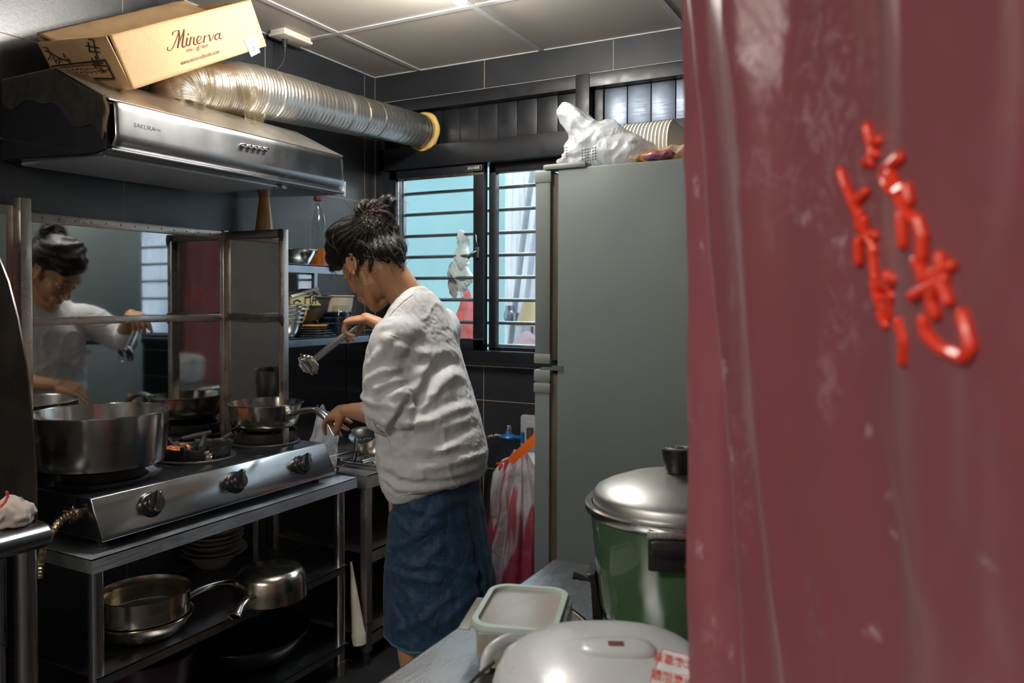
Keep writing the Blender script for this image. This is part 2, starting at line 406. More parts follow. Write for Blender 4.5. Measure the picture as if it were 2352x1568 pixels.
def tag(o, label, cat, group=None, kind=None):
    o['label'] = label; o['category'] = cat
    if group: o['group'] = group
    if kind: o['kind'] = kind
    return o
def thing(name, label, cat, loc, group=None, kind=None):
    o = bpy.data.objects.new(name, None); COL.objects.link(o); o.location = loc; o.empty_display_size = .05
    return tag(o, label, cat, group, kind)
def struct(o): o['kind'] = 'structure'; return o
def copy_thing(o, loc, label=None, rot=None):
    c = o.copy(); COL.objects.link(c); c.location = loc
    if rot is not None: c.rotation_euler = rot
    if label: c['label'] = label
    def rec(a, b):
        for ch in list(a.children):
            d = ch.copy(); COL.objects.link(d); d.parent = b; rec(ch, d)
    rec(o, c); return c
def remeshed(mb, vox, smooth=2, name='tmp'):
    """weld overlapping closed shapes into one continuous skin; returns verts, faces"""
    me = bpy.data.meshes.new(name); me.from_pydata([tuple(v) for v in mb.v], [], mb.f)
    bm = bmesh.new(); bm.from_mesh(me); bmesh.ops.remove_doubles(bm, verts=bm.verts, dist=1e-6); bmesh.ops.recalc_face_normals(bm, faces=bm.faces); bm.to_mesh(me); bm.free()
    o = bpy.data.objects.new(name, me); COL.objects.link(o)
    q = o.modifiers.new('r', 'REMESH'); q.mode = 'VOXEL'; q.voxel_size = vox; q.adaptivity = 0
    if smooth:
        q = o.modifiers.new('s', 'SMOOTH'); q.factor = .5; q.iterations = smooth
    dg = bpy.context.evaluated_depsgraph_get(); dg.update(); ev = o.evaluated_get(dg); m2 = ev.to_mesh()
    vs = [v.co.copy() for v in m2.vertices]; fs = [list(p.vertices) for p in m2.polygons]; ns = [v.normal.copy() for v in m2.vertices]
    ev.to_mesh_clear(); bpy.data.objects.remove(o); bpy.data.meshes.remove(me)
    return vs, fs, ns
def raw(vs, fs):
    b = MB(); b.add(vs, fs, True); return b
def text_mb(txt, size, mat4, shear=0, extr=.0004, spacing=1, bold=0, align='CENTER'):
    cu = bpy.data.curves.new('t', 'FONT'); cu.body = txt; cu.size = size; cu.shear = shear; cu.extrude = extr; cu.align_x = align; cu.align_y = 'CENTER'
    cu.space_character = spacing; cu.offset = bold; cu.resolution_u = 3
    o = bpy.data.objects.new('t', cu); COL.objects.link(o); dg = bpy.context.evaluated_depsgraph_get(); dg.update()
    me = o.evaluated_get(dg).to_mesh(); b = MB(); b.add([v.co.copy() for v in me.vertices], [list(p.vertices) for p in me.polygons], False, mat4)
    o.evaluated_get(dg).to_mesh_clear(); bpy.data.objects.remove(o); bpy.data.curves.remove(cu); return b
def frame4(o, x, y):
    """matrix with origin o, local x and y directions"""
    x = V(x).normalized(); z = x.cross(V(y)).normalized(); y = z.cross(x)
    mm = Matrix((x, y, z)).transposed().to_4x4(); mm.translation = V(o); return mm
def nz(p, s=1, o=0): return noise.noise(V(p)*s + V((o, o*1.7, o*.3)))
def RZ(a): return Matrix.Rotation(a, 4, 'Z')
def RX(a): return Matrix.Rotation(a, 4, 'X')
def RY(a): return Matrix.Rotation(a, 4, 'Y')
# ================================================================== ROOM
CEIL = 2.42
struct(MB().bb((-.2,-4.9,-.1), (3.3,.15,0)).build('floor', 'floor'))
struct(MB().bb((-.15,-4.9,0), (0,.15,CEIL+.1)).build('wall_left', 'tile_left'))
b = MB()
b.bb((0,0,0), (2.75,.15,1.075)); b.bb((0,0,2.293), (2.75,.15,CEIL+.1)); b.bb((0,0,1.075), (.03,.15,2.293)); b.bb((2.02,0,1.075), (2.75,.15,2.293))
struct(b.build('wall_back', 'tile_back'))
struct(MB().bb((2.75,-4.9,0), (2.9,.15,CEIL+.1)).build('wall_right', 'plaster'))
struct(MB().bb((0,-5.05,0), (2.75,-4.9,CEIL+.1)).build('wall_front', 'plaster_front'))
c = struct(MB().bb((0,-4.9,CEIL), (2.75,0,CEIL+.08)).build('ceiling', 'ceil'))
b = MB()
for x in (.26, .885, 1.495, 2.1, 2.7): b.bb((x-.012,-4.89,CEIL-.004), (x+.012,-.003,CEIL))
for y in (-.565, -1.17, -1.78, -2.39, -3.0, -3.6, -4.2): b.bb((.003,y-.012,CEIL-.0045), (2.745,y+.012,CEIL-.0005))
struct(b.build('ceiling_rail', 'ceil_rail', parent=c))
b = MB(); b.bb((0,-4.9,CEIL-.004), (.007,0,CEIL)); b.bb((0,-.007,CEIL-.004), (2.75,0,CEIL))
struct(b.build('trim_1', 'ceil_rail'))
b = MB(); b.bb((.0,-.006,2.288), (2.0,.0,2.293)); b.bb((.0,-.003,1.07), (2.02,.0,1.075))
struct(b.build('trim_2', 'cream_plastic'))

# window: black aluminium frame with a boarded upper row and two sliding sashes
w1 = bpy.data.objects.new('window_1', None); COL.objects.link(w1); w1.location = (1.02, .05, 1.075); w1['kind'] = 'structure'
b = MB(); F0, F1 = -.012, .11
for a, c in (((.03,F0,1.077), (.07,F1,2.291)), ((.03,F0,2.235), (2.02,F1,2.291)), ((.03,F0,1.077), (2.02,F1,1.14)), ((.03,F0,1.97), (2.02,F1,2.07)),
             ((1.045,F0-.004,1.97), (1.107,F1,2.291)), ((1.98,F0,1.077), (2.02,F1,2.291)), ((.07,.0,1.14), (.085,F1,1.97))):
    b.bb(a, c, .003)
b.bb((.03,-.03,1.077), (2.02,F0,1.09), .002)
b.build('window_frame', 'black_frame', w1)
b = MB(); xs = [.07+.097*i for i in range(11)]
for i in range(10): b.bb((xs[i]+.0012,.035,2.07), (xs[i+1]-.0012,.05,2.235), .0015)
b.bb((.07,.05,2.07), (1.045,.06,2.235)); b.build('upper_panel', 'black_frame', w1)
b = MB(); b.bb((1.107,.03,2.075), (1.15,.07,2.235), .003)
pl = MB()
for i in range(8):
    x = 1.152+.1*i; pl.bb((x+.0015,.035,2.07), (x+.0985,.05,2.235), .002)
pl.bb((1.15,.05,2.07), (1.98,.06,2.235)); b.build('panel_stile', 'black_frame', w1)
M['panel_gloss'] = steel('louvre_panel', (.1,.12,.15), .36, (1,1,30), 8, .02, .1)
pl.build('upper_panel', 'panel_gloss', w1)
sash = MB()   # left sash (room side track)
for a, c in (((.085,.005,1.14), (.128,.04,1.97)), ((.545,.005,1.14), (.60,.04,1.97)), ((.085,.005,1.925), (.60,.04,1.97)), ((.085,.005,1.14), (.60,.04,1.19))): sash.bb(a, c, .003)
s1 = sash.build('sliding_sash', 'black_frame', w1)
MB().bb((.128,.02,1.19), (.545,.025,1.925)).build('pane', 'pane', s1)
b = MB(); b.bb((.124,.001,1.187), (.138,.008,1.93)); b.bb((.124,.001,1.918), (.598,.008,1.93)); b.bb((.42,.001,1.187), (.598,.006,1.192)); b.build('sash_seal', 'steel', s1)
sash = MB()
for a, c in (((.60,.05,1.14), (.634,.085,1.97)), ((1.93,.05,1.14), (1.98,.085,1.97)), ((.60,.05,1.93), (1.98,.085,1.97)), ((.60,.05,1.14), (1.98,.085,1.155))): sash.bb(a, c, .003)
s2 = sash.build('sliding_sash', 'black_frame', w1)
MB().bb((.634,.065,1.155), (1.93,.07,1.93)).build('pane', 'pane', s2)
b = MB(); b.tube([(.573,-.0,1.64), (.573,-.018,1.65), (.577,-.02,1.62), (.573,-.006,1.60)], .004); b.box((.57,-.001,1.575), (.02,.012,.05), bev=.003)
b.tube([(.57,-.01,1.58),(.55,-.025,1.565),(.535,-.02,1.55)], .006); b.build('sash_latch', 'steel_dark', s1)
lb = MB().bb((.505,.0025,1.938), (.592,.0045,1.962)).build('maker_plate', 'steel', s1)
mb = MB().bb((.508,.0015,1.941), (.589,.0027,1.959)); mb.build('plate_face', 'black_frame', s1)
text_mb('皿太川鋁窗', .0125, frame4((.549,.001,1.95), (1,0,0), (0,0,1)), extr=.0002, spacing=1).build('plate_lettering', 'outline_white', s1, fixn=False)

# grille bars outside the panes
g0 = thing('window_grille', 'black horizontal security bars fixed outside the sliding window panes', 'window bars', (1.0,.13,1.09))
for z in (1.888, 1.787, 1.683, 1.582, 1.48, 1.377, 1.273, 1.169):
    MB().tube([(.06,.13,z-.012), (2.0,.13,z-.012)], .0085, 8).build('bar', 'grille', g0)
for x in (.075, 1.98): MB().bb((x-.01,.118,1.09), (x+.01,.142,1.98)).build('upright', 'grille', g0)

# alley outside
struct(MB().bb((-3,1.25,-.1), (.06,1.5,4.2)).build('wall_alley', 'cyan'))
struct(MB().bb((.06,1.2,-.1), (3.4,1.5,4.2)).build('wall_neighbour', 'whitewash'))
struct(MB().bb((-3,.15,-.1), (3.4,1.25,-.02)).build('ground_alley', 'plaster'))
b = MB().tube([W(1232,330,'Y',1.12), W(1200,560,'Y',1.12), W(1172,795,'Y',1.12)], .018, 12)
b.tube([W(1172,795,'Y',1.12), (W(1172,795,'Y',1.12)+V((-.03,0,-1.1)))], .018, 12)
tag(b.build('drain_pipe', 'paint_alloy', origin=W(1172,795,'Y',1.12)-V((.03,0,1))), 'grey drain pipe leaning up the white wall outside the window', 'pipe')
c = W(1170,725,'Y',1.06); b = MB().ell(c, (.035,.03,.045)); b.box(c+V((.05,0,-.01)), (.035,.04,.06), bev=.01); b.tube([c+V((0,0,-.05)), c+V((0,0,.06))], .024)
tag(b.build('pipe_valve', 'steel_dark', origin=c), 'dark metal valve fitting on the leaning pipe outside', 'valve')
# lamp shade, pink cloths, gloves and pink bag outside
c = W(1222,722,'Y',.55)
ls = thing('lamp_shade', 'cream cone shaped shade standing outside beside the refrigerator edge of the window', 'lamp shade', c-V((0,0,.06)))
MB().lathe([(.045,.07), (.082,-.05), (.08,-.05), (.043,.068)], c, 32).build('shade', 'lampshade', ls)
MB().tube([c+V((0,0,-.055)), V((c.x,c.y,1.022))], .008, 10).build('stem', 'steel_dark', ls)
MB().lathe([(.0,-.052), (.085,-.052), (.088,-.058), (0,-.062)], c, 32).build('rim', 'orange_plastic' if False else 'cardboard', ls)
b = MB(); c = W(1060,560,'Y',.125)
rs = random.Random(3)
def limp(c, r, seed):
    mb = MB(); mb.ell(c, r, seg=72, rings=56)
    out = MB(); out.add([p + V((nz(p,14,seed), nz(p,14,seed+5), nz(p,14,seed+9)))*r[0]*.8 + V((1,.6,.3))*(.0035*math.sin((p.x+.35*p.z+.006*nz(p,20,2))*420)+.006*nz(p,40,seed+11)) for p in mb.v], mb.f); return out
g = MB(); vs = limp(W(1062,578,'Y',.15), (.038,.028,.095), 1); g.add(vs.v, vs.f); vs = limp(W(1062,635,'Y',.155), (.045,.03,.075), 4); g.add(vs.v, vs.f)
g.tube([W(1056,655,'Y',.15), W(1062,682,'Y',.15)], .005)
tag(g.build('work_glove', 'glove', origin=W(1062,560,'Y',.14)), 'white knitted work gloves tied over the window bars outside', 'gloves')
g = MB(); vs = limp(W(1042,645,'Y',.165), (.022,.022,.085), 8); g.add(vs.v, vs.f)
tag(g.build('cloth_rag', 'towel', origin=W(1042,620,'Y',.16)), 'cream ribbed rag hanging left of the white gloves outside', 'rag')
def pbag(u, v):
    z = 1-v; w = .012+.036*min(1, v*2.2); a = u*2*PI
    c = W(1071,665,'Y',.2).lerp(W(1071,800,'Y',.2), v)
    r = w*(1+.25*math.sin(5*a+3*v)+.1*math.sin(11*a)); return c + V((math.cos(a)*r, math.sin(a)*r*.6, 0))
tag(MB().sheet(pbag, 60, 20).build('plastic_bag', 'bag_pink', origin=W(1071,665,'Y',.2)), 'pink translucent carrier bag hanging under the white gloves outside', 'plastic bag')
def mound(u, v):
    x = -.1+1.05*u; peak = .165*math.exp(-((x-.32)/.09)**2)+.14*math.exp(-((x-.66)/.1)**2)
    z = 1.02+ (peak+.06)*v + .02*nz((x*9, v*3, 0)); return V((x, .30+.12*(1-v)+.02*nz((x*12, v*5, 4)), z))
b = MB().sheet(mound, 90, 20); tag(b.build('plastic_sheet', 'pale_sheet', origin=(.4,.35,1.0), solid=.001), 'pale pink plastic sheet heaped on the ledge outside the window', 'sheet')
struct(MB().bb((-.3,.25,.9), (2.2,.65,1.02)).build('ledge_alley', 'plaster'))

# ================================================================== RANGE HOOD
M['black_film'] = film_mat('dark_cling_film', (.07,.065,.05), .55, .06, 55, 1.6, .05)
hd = thing('range_hood', 'wide stainless range hood with black sides mounted above the gas stove', 'range hood', (.02,-1.25,1.73))
YL, YR = -1.702, -.79
prof = [(.002,1.757), (.43,1.742), (.468,1.75), (.478,1.87), (.455,1.882), (.255,1.984), (.002,1.984)]
MB().prism(prof, 'Y', YL, YR).build('side_shell', 'black_gloss', hd, bevel=.004)
MB().prism([(.255,1.9855), (.258,1.9875), (.478,1.8795), (.478,1.876)], 'Y', YL+.003, YR-.003).build('top_sheet', 'steel_warm', hd)
MB().prism([(.002,1.9845), (.255,1.9845), (.258,1.9875), (.002,1.9875)], 'Y', YL+.003, YR-.003).build('roof_sheet', 'steel_warm', hd)
def face(u, v):
    """bowed control panel with rounded corners"""
    y = YL+.012+(YR-YL-.02)*u; z0, z1 = 1.752, 1.876
    e = .022; d = min(y-YL, YR-y)
    z = z0+(z1-z0)*v
    k = max(0, 1-d/.03); z = z - (v-.5)*2*e*k*k*.8
    x = .486 + .007*(1-v) - .022*max(0, (.3-v)/.3)**2 - .004*max(0, (v-.85)/.15)**2 - .008*k*k; return V((x, y, z))
MB().sheet(face, 80, 22).build('control_panel', 'hoodfront', hd, solid=.004)
MB().bb((.44,YL+.004,1.745), (.486,YR-.004,1.753), .003).build('lower_lip', 'steel_dark', hd)
for px, py in ((557,335), (571,338), (584,340), (596,342), (609,344)):
    p = W(px, py, 'X', .492); MB().lathe([(0,.014), (.005,.013), (.0075,.009), (.0075,0), (.009,-.001), (.009,-.012)], p, 16, RY(PI/2)).build('push_button', 'chrome', hd)
p = W(334,293,'X',.4912); text_mb('SAKURA', .017, frame4(p+V((0,-.004,0)), (0,1,0), (-.05,0,1)), shear=.2, extr=.0001).build('brand_lettering', 'dark_ink', hd, fixn=False)
p = W(362,299,'X',.4912); text_mb('R3750L', .007, frame4(p, (0,1,0), (-.05,0,1)), extr=.0001).build('model_lettering', 'dark_ink', hd, fixn=False)
b = MB(); b.prism([(.06,1.742), (.40,1.742), (.43,1.735), (.43,1.752), (.06,1.756)], 'Y', -1.68, -1.02); b.build('oil_tray', 'steel_table', hd, bevel=.004)
b = MB(); b.lathe([(.0,-.0), (.018,.0), (.02,.012), (.0,.012)], (.42,-1.05,1.735), 16); b.build('oil_cup', 'steel_dark', hd)
def rag(c, w, h, seed, dirx=(0,1,0)):
    dx = V(dirx)
    def fn(u, v):
        p = V(c) + dx*(u-.5)*w*(1-.55*v*(1+.6*nz((u*3, seed, 0)))) + V((0,0,-h*v*(1+.5*nz((u*4, seed*2, 1)))))
        return p + V((.02*nz(p,18,seed), .008*nz(p,22,seed+3), 0)) + V((.006*math.sin(u*22+seed),0,0))
    return MB().sheet(fn, 26, 14)
def sidefilm(u, v):
    x = .02+.45*u; top = 1.984 if x < .255 else 1.984-(x-.255)*.45
    z = top-.004-(.06+.05*nz((u*5,0,3))+.06*u)*v
    return V((x, YL-.004-.004*abs(nz((x*30, v*4, 0))), z))
MB().sheet(sidefilm, 50, 10).build('cling_film', 'black_film', hd)
r_ = rag((.478,-1.712,1.885), .07, .085, 2, (.6,-.2,0)); r_.build('torn_film', 'film_amber', hd)
r_ = rag((.478,-.79,1.79), .03, .05, 5, (.3,.3,0)); r_.build('torn_film', 'bag_clear', hd)

# ================================================================== CARTON ON THE HOOD
TL_, BL_, TR_ = V((.405,-1.646,2.065)), V((.405,-1.594,1.938)), V((.395,-1.128,2.338))
ex = (TR_-TL_).normalized(); ez = V((0,-ex.z,ex.y)); ey = V((-1,0,.10)).normalized()
L_, H_, D_ = .565, .142, .305
bx = thing('cardboard_box', 'tilted brown cardboard carton with printed lettering resting on the hood', 'cardboard box', TL_-ez*H_+ey*D_/2)
def bpt(a, d, h):  # along length, depth, height (0 bottom)
    return TL_ - ez*H_ + ex*a + ey*d + ez*h
def bface(p00, p10, p01, nu, nv, seed, amp, nrm):
    def fn(u, v):
        p = p00+(p10-p00)*u+(p01-p00)*v; e = min(u, 1-u, v, 1-v); k = min(1, e*8)
        return p + nrm*(amp*k*(nz(p,7,seed)+.4*nz(p,25,seed)) )
    return MB().sheet(fn, nu, nv)
TQ = .004
bface(bpt(0,0,0), bpt(L_,0,0), bpt(0,0,H_), 50, 16, 1, .001, V((1,0,0))).build('front_panel', 'cardboard', bx, solid=TQ)
bface(bpt(0,D_,0), bpt(L_,D_,0), bpt(0,D_,H_+.02), 40, 12, 2, .006, V((1,0,0))).build('back_panel', 'cardboard', bx, solid=TQ)
bface(bpt(0,0,0), bpt(0,D_,0), bpt(-.01,0,H_), 26, 14, 3, .008, -ex).build('end_panel', 'cardboard_dark' if False else 'cardboard', bx, solid=TQ)
bface(bpt(L_,0,0), bpt(L_,D_,0), bpt(L_,0,H_), 26, 14, 4, .006, ex).build('end_panel', 'cardboard', bx, solid=TQ)
bface(bpt(0,0,0), bpt(L_,0,0), bpt(0,D_,0), 30, 16, 5, .004, ez).build('bottom_panel', 'cardboard', bx, solid=TQ)
bface(bpt(-.005,.002,H_), bpt(L_,.002,H_), bpt(0,D_*.62,H_-.035), 40, 16, 6, .014, ez).build('top_flap', 'cardboard_dark', bx, solid=TQ)
bface(bpt(0,D_*.6,H_-.03), bpt(L_,D_*.6,H_-.03), bpt(0,D_,H_+.022), 40, 10, 7, .01, ez).build('top_flap', 'cardboard', bx, solid=TQ)
fn_ = ex.cross(ez).normalized(); fn_ = fn_ if fn_.x > 0 else -fn_
def onface(x, y, off):
    d = CF+CR*(x-1176)/FPX-CU*(y-PPY)/FPX; p0 = bpt(0,0,0)+fn_*off; return EYE+d*((p0-EYE).dot(fn_)/d.dot(fn_))
fr = lambda x, y, off=.0036: frame4(onface(x, y, off), ex, ez)
tt = MB()
def onbox(cx, cy): return onface(cx/2.767, cy/2.767, .0030)
for thick, pl in ((0,[(1068,300),(1066,314),(1080,322),(1100,302),(1122,250),(1140,196)]), (0,[(1098,222),(1102,206),(1118,196),(1140,194)]), (1,[(1138,195),(1141,240),(1131,302)]), (0,[(1131,302),(1152,240),(1172,188)]), (1,[(1171,190),(1166,240),(1160,286),(1166,298),(1178,294)]),
      (1,[(1192,242),(1186,282),(1200,288)]), (1,[(1198,216),(1197,219)]), (1,[(1214,238),(1207,284)]), (0,[(1211,258),(1224,238),(1236,240)]), (1,[(1236,240),(1232,276),(1246,282)]),
      (0,[(1256,264),(1278,248),(1277,232),(1264,230)]), (1,[(1264,230),(1254,248),(1256,272),(1270,276)]), (0,[(1270,276),(1288,262)]), (1,[(1302,228),(1296,268)]), (0,[(1299,248),(1308,230),(1322,226)]),
      (1,[(1330,222),(1338,258)]), (0,[(1338,258),(1352,244),(1358,220)]), (1,[(1390,214),(1372,222),(1368,244),(1378,252)]), (0,[(1378,252),(1394,236),(1400,212)]), (1,[(1400,212),(1395,238),(1406,244)])):
    P_, R_ = smooth_path([onbox(*q) for q in pl], .0021 if thick else .0010, 5); tt.caps([P_[0]]+P_[1:], R_[0], 8, 1)
tt.build('printed_title', 'brown_ink', bx)
text_mb('PRODUCT', .0095, fr(437,115) @ Matrix.Diagonal((.62,1.15,1,1)), extr=.0002).build('printed_line', 'brown_ink', bx, fixn=False)
text_mb('of', .020, fr(454,111) @ Matrix.Diagonal((.8,1.1,1,1)), shear=.4, extr=.0002).build('printed_line', 'brown_ink', bx, fixn=False)
text_mb('PARAGUAY', .0095, fr(471,106) @ Matrix.Diagonal((.62,1.15,1,1)), extr=.0002).build('printed_line', 'brown_ink', bx, fixn=False)
text_mb('www.minervafoods.com', .0165, fr(461,131), extr=.0002).build('printed_address', 'brown_ink', bx, fixn=False)
sl = MB(); q = [onface(x, y, .0036) for x, y in ((560,90), (583,80), (598,120), (577,131))]; sl.add(q, [[0,1,2,3]], False); st = sl.build('shipping_label', 'outline_white', bx, solid=.0006)
text_mb('8C2008E R', .007, frame4(onface(581,105,.0045), ez*-1, ex), extr=.0005).build('label_print', 'dark_ink', bx, fixn=False)
# marker scrawl and stamp frame on the end panel
def endpt(px, py):
    d = CF+CR*(px-1176)/FPX-CU*(py-PPY)/FPX; n = (bpt(0,D_,0)-bpt(0,0,0)).cross(bpt(-.01,0,H_)-bpt(0,0,0)).normalized()
    if n.dot(d) > 0: n = -n
    p0 = bpt(0,0,0)+n*.007; return EYE+d*((p0-EYE).dot(n)/d.dot(n))
mk = MB()
for st_ in ([(98,108),(108,110),(112,118),(103,117)], [(104,116),(120,125),(140,135),(158,139)], [(119,122),(111,137)], [(123,131),(130,146)], [(128,140),(138,132),(136,146)], [(144,122),(150,132),(146,128)], [(157,134),(161,148)],
            [(203,90),(214,91),(219,118),(225,135)], [(202,97),(206,118)], [(197,105),(227,110)], [(204,118),(228,120)], [(210,133),(221,157)], [(218,128),(226,150)], [(213,149),(246,152)], [(216,146),(236,144)], [(230,155),(240,165),(252,153),(249,162)], [(229,160),(238,166)]):
    mk.tube([endpt(*q) for q in st_], .0016, 5)
for st_ in ([(119,152),(240,138)], [(119,152),(130,172)], [(240,138),(262,181)], [(215,180),(262,181)]): mk.tube([endpt(*q) for q in st_], .0022, 5)
mk.build('marker_scrawl', 'dark_ink', bx)
st = MB()
for k in range(3):
    for j in range(9): st.tube([endpt(136+j*10+k*9, 156-j*.9+k*7), endpt(142+j*10+k*9, 155.5-j*.9+k*7)], .0015, 4)
st.build('stamped_text', 'brown_ink', bx)

# ================================================================== EXHAUST DUCT
du = thing('exhaust_duct', 'silver corrugated aluminium exhaust duct running from hood to back window', 'duct', (.24,-.6,2.1))
cent = [V((.2,-1.27,1.99)), V((.2,-1.27,2.03)), V((.205,-1.235,2.06)), V((.21,-1.13,2.075)), V((.215,-1.0,2.098)), V((.225,-.8,2.11)), V((.24,-.55,2.118)), V((.262,-.3,2.128)), V((.288,.01,2.135))]
P, R = smooth_path(cent, [.080,.080,.082,.084,.090,.088,.082,.076,.074], 42)
R = [r+.0011*math.sin(i*1.9)+(.0018 if i % 16 == 0 else 0) for i, r in enumerate(R)]
MB().tube(P, R, 56, cap=False, up=(1,0,0)).build('duct_skin', 'duct', du)
b = MB(); rings = []
for i in range(12):
    a = 2*PI*i/12
def ring(u, v):
    a = u*2*PI; bb = v*2*PI; rr = .079+.006*nz((math.cos(a)*2, math.sin(a)*2, 1))+.011*math.cos(bb)
    return V((.285+math.cos(a)*rr, -.006+.012*math.sin(bb)+.004*nz((a*2, bb, 0)), 2.134+math.sin(a)*rr))
MB().sheet(ring, 64, 12).build('foam_seal', 'yellow_foam', du)
def wrap(u, v):
    i = int((.26+.22*u)*(len(P)-1)); c = P[i]; a = -2.2+v*2.6+.3*nz((u*4,v*4,0)); r = R[i]+.005+.006*abs(nz((u*9, v*7, 2)))
    return c + V((math.cos(a)*r, 0, math.sin(a)*r))
MB().sheet(wrap, 40, 24).build('cling_wrap', 'film_amber', du)
MB().add(*(lambda q: (q.v, q.f))(rag((.325,-1.06,2.10), .13, .15, 9, (.15,1,0)))).build('torn_film', 'film_amber', du)
MB().add(*(lambda q: (q.v, q.f))(rag((.33,-1.33,2.035), .15, .11, 12, (0,1,0)))).build('torn_film', 'film_amber', du)

# ceiling socket plate with plug and cord
jb = thing('ceiling_socket', 'cream socket plate at the ceiling edge with a black plug', 'socket', (.085,-.64,2.405))
MB().box((.085,-.64,2.400), (.085,.16,.014), bev=.006).build('plate', 'cream_plastic', jb)
MB().box((.085,-.64,2.4135), (.075,.15,.0125), bev=.004).build('back_box', 'cream_plastic', jb)
b = MB().tube([(.075,-.665,2.393), (.075,-.665,2.36)], [.011,.009], 12); b.tube([(.075,-.665,2.36), (.075,-.664,2.34)], .006); b.build('plug', 'rubber', jb)
cp, _ = smooth_path([(.075,-.664,2.342), (.068,-.67,2.30), (.05,-.70,2.25), (.045,-.75,2.15), (.045,-.80,2.05), (.06,-.87,1.99)], .003, 6)
tag(MB().tube(cp, .0035, 8).build('power_cord', 'rubber', origin=(.05,-.75,2.15)), 'black power cord hanging from the ceiling socket behind the duct', 'cord')
# compact fluorescent ceiling lamp (only its end enters the frame)
lp = thing('ceiling_lamp', 'white compact fluorescent ceiling lamp at the top edge of the picture', 'lamp', (.93,-.86,2.41))
MB().bb((.92,-1.42,2.398), (.98,-.745,2.4185), .006).build('lamp_base', 'white_plastic', lp)
for yy in (-.735,-1.40): MB().tube([(.94,yy,2.372), (.94,yy-.03,2.372)], .022, 20).build('lamp_holder', 'white_plastic', lp)
n = NT('lit_tube'); n.set(col=(.9,.9,.9), emc=(1,.97,.92), ems=14); M['lit'] = n.m
hp = [(.935+.0, -.85+.1*t/60, 2.372) for t in range(61)]
b = MB()
b.tube([(.94,-.765,2.372),(.94,-1.39,2.372)], .013, 16); b.build('lamp_tube', 'lit', lp)
for yy in (-.86,-1.06,-1.26):
    L = bpy.data.lights.new('kitchen_lamp', 'POINT'); L.energy = 15; L.color = (1,.955,.89); L.shadow_soft_size = .05
    o = bpy.data.objects.new('kitchen_lamp', L); COL.objects.link(o); o.location = (.95,yy,2.31)

# ================================================================== SPLASH GUARD ROUND THE STOVE
sg = thing('splash_guard', 'folding stainless splash guard with mirror panels behind the gas stove', 'splash guard', (.2,-1.3,.735))
GB = .735
b = MB()
for (a, c) in (((.035,-1.665,GB), (.05,-.945,1.612)),): b.bb((.045,-1.66,GB), (.049,-.95,1.612))
MB().bb((.045,-1.66,GB), (.049,-.948,1.612)).build('back_sheet', 'mirror', sg)
for z0, z1 in ((1.587,1.614),(1.288,1.312)): MB().bb((.049,-1.66,z0), (.058,-.948,z1), .003).build('rail', 'guardframe', sg)
hb = MB()
for i in range(14): hb.lathe([(0,.0006), (.0022,.0006), (.0022,-.001)], (.0585,-1.62+.05*i,1.601), 8, RY(PI/2))
hb.build('rivet_hole', 'dark_ink', sg)['kind'] = 'stuff'
MB().bb((.046,-.962,GB), (.062,-.938,1.618), .003).build('post', 'guardframe', sg)
MB().bb((.03,-1.692,GB), (.075,-1.66,1.652), .003).build('post', 'guardframe', sg)
MB().prism([(.058,-.945), (.335,-.938), (.335,-.935), (.058,-.942)], 'Z', GB, 1.606).build('side_sheet', 'mirror', sg)
for z0, z1 in ((1.584,1.612),(1.290,1.312)): MB().bb((.06,-.954,z0), (.335,-.945,z1), .003).build('rail', 'steel_dark', sg)
MB().bb((.325,-.956,GB), (.348,-.93,1.612), .003).build('post', 'guardframe', sg)
for z in (1.598, 1.30):
    b = MB()
    for k in range(3): b.ell((.332+.006*k,-.958,z-.004*k), (.008,.004,.014+.004*k))
    b.build('black_tape', 'rubber', sg)
def tape(u, v):
    z = 1.301+.016*(v-.5)*2+.004*nz((u*6,v*2,1)); return V((.07+.255*u, -.957-.004*abs(nz((u*14,v*4,3))), z-.004*math.sin(u*PI)))
MB().sheet(tape, 40, 8).build('tape_strip', 'black_film', sg)
MB().bb((.035,-1.80,GB), (.039,-1.69,1.63)).build('side_sheet', 'mirror', sg)
MB().bb((.075,-1.665,1.615), (.34,-.94,1.6155) if False else (.076,-1.664,1.616)).build('hinge', 'steel_dark', sg)
# ================================================================== STOVE TABLE
TZ = .715
tb = thing('stove_table', 'stainless steel work table with two undershelves carrying the gas stove', 'table', (.26,-1.26,0))
b = MB(); b.bb((.01,-1.77,TZ-.002), (.50,-.745,TZ+.001)); b.bb((.497,-1.77,TZ-.036), (.50,-.745,TZ+.001)); b.bb((.01,-1.77,TZ-.036), (.497,-1.767,TZ)); b.bb((.01,-.748,TZ-.036), (.497,-.745,TZ))
b.build('table_top', 'steel_table', tb)
for z, nm in ((.405, 'middle_shelf'), (.12, 'bottom_shelf')):
    b = MB(); b.bb((.02,-1.75,z-.003), (.49,-.78,z)); b.bb((.486,-1.75,z-.026), (.49,-.80,z+.002)); b.build(nm, 'steel_dark', tb)
for x, y in ((.465,-1.738), (.465,-.80), (.04,-1.738), (.04,-.80)):
    lg = MB().tube([(x,y,.045), (x,y,TZ-.03)], .019, 20).build('leg', 'steel_z', tb)
    MB().lathe([(0,0),(.016,0),(.019,.006),(.019,.035),(.0215,.04),(.0215,.055),(.0,.055)], (x,y,0), 18).build('foot', 'guardframe', lg)

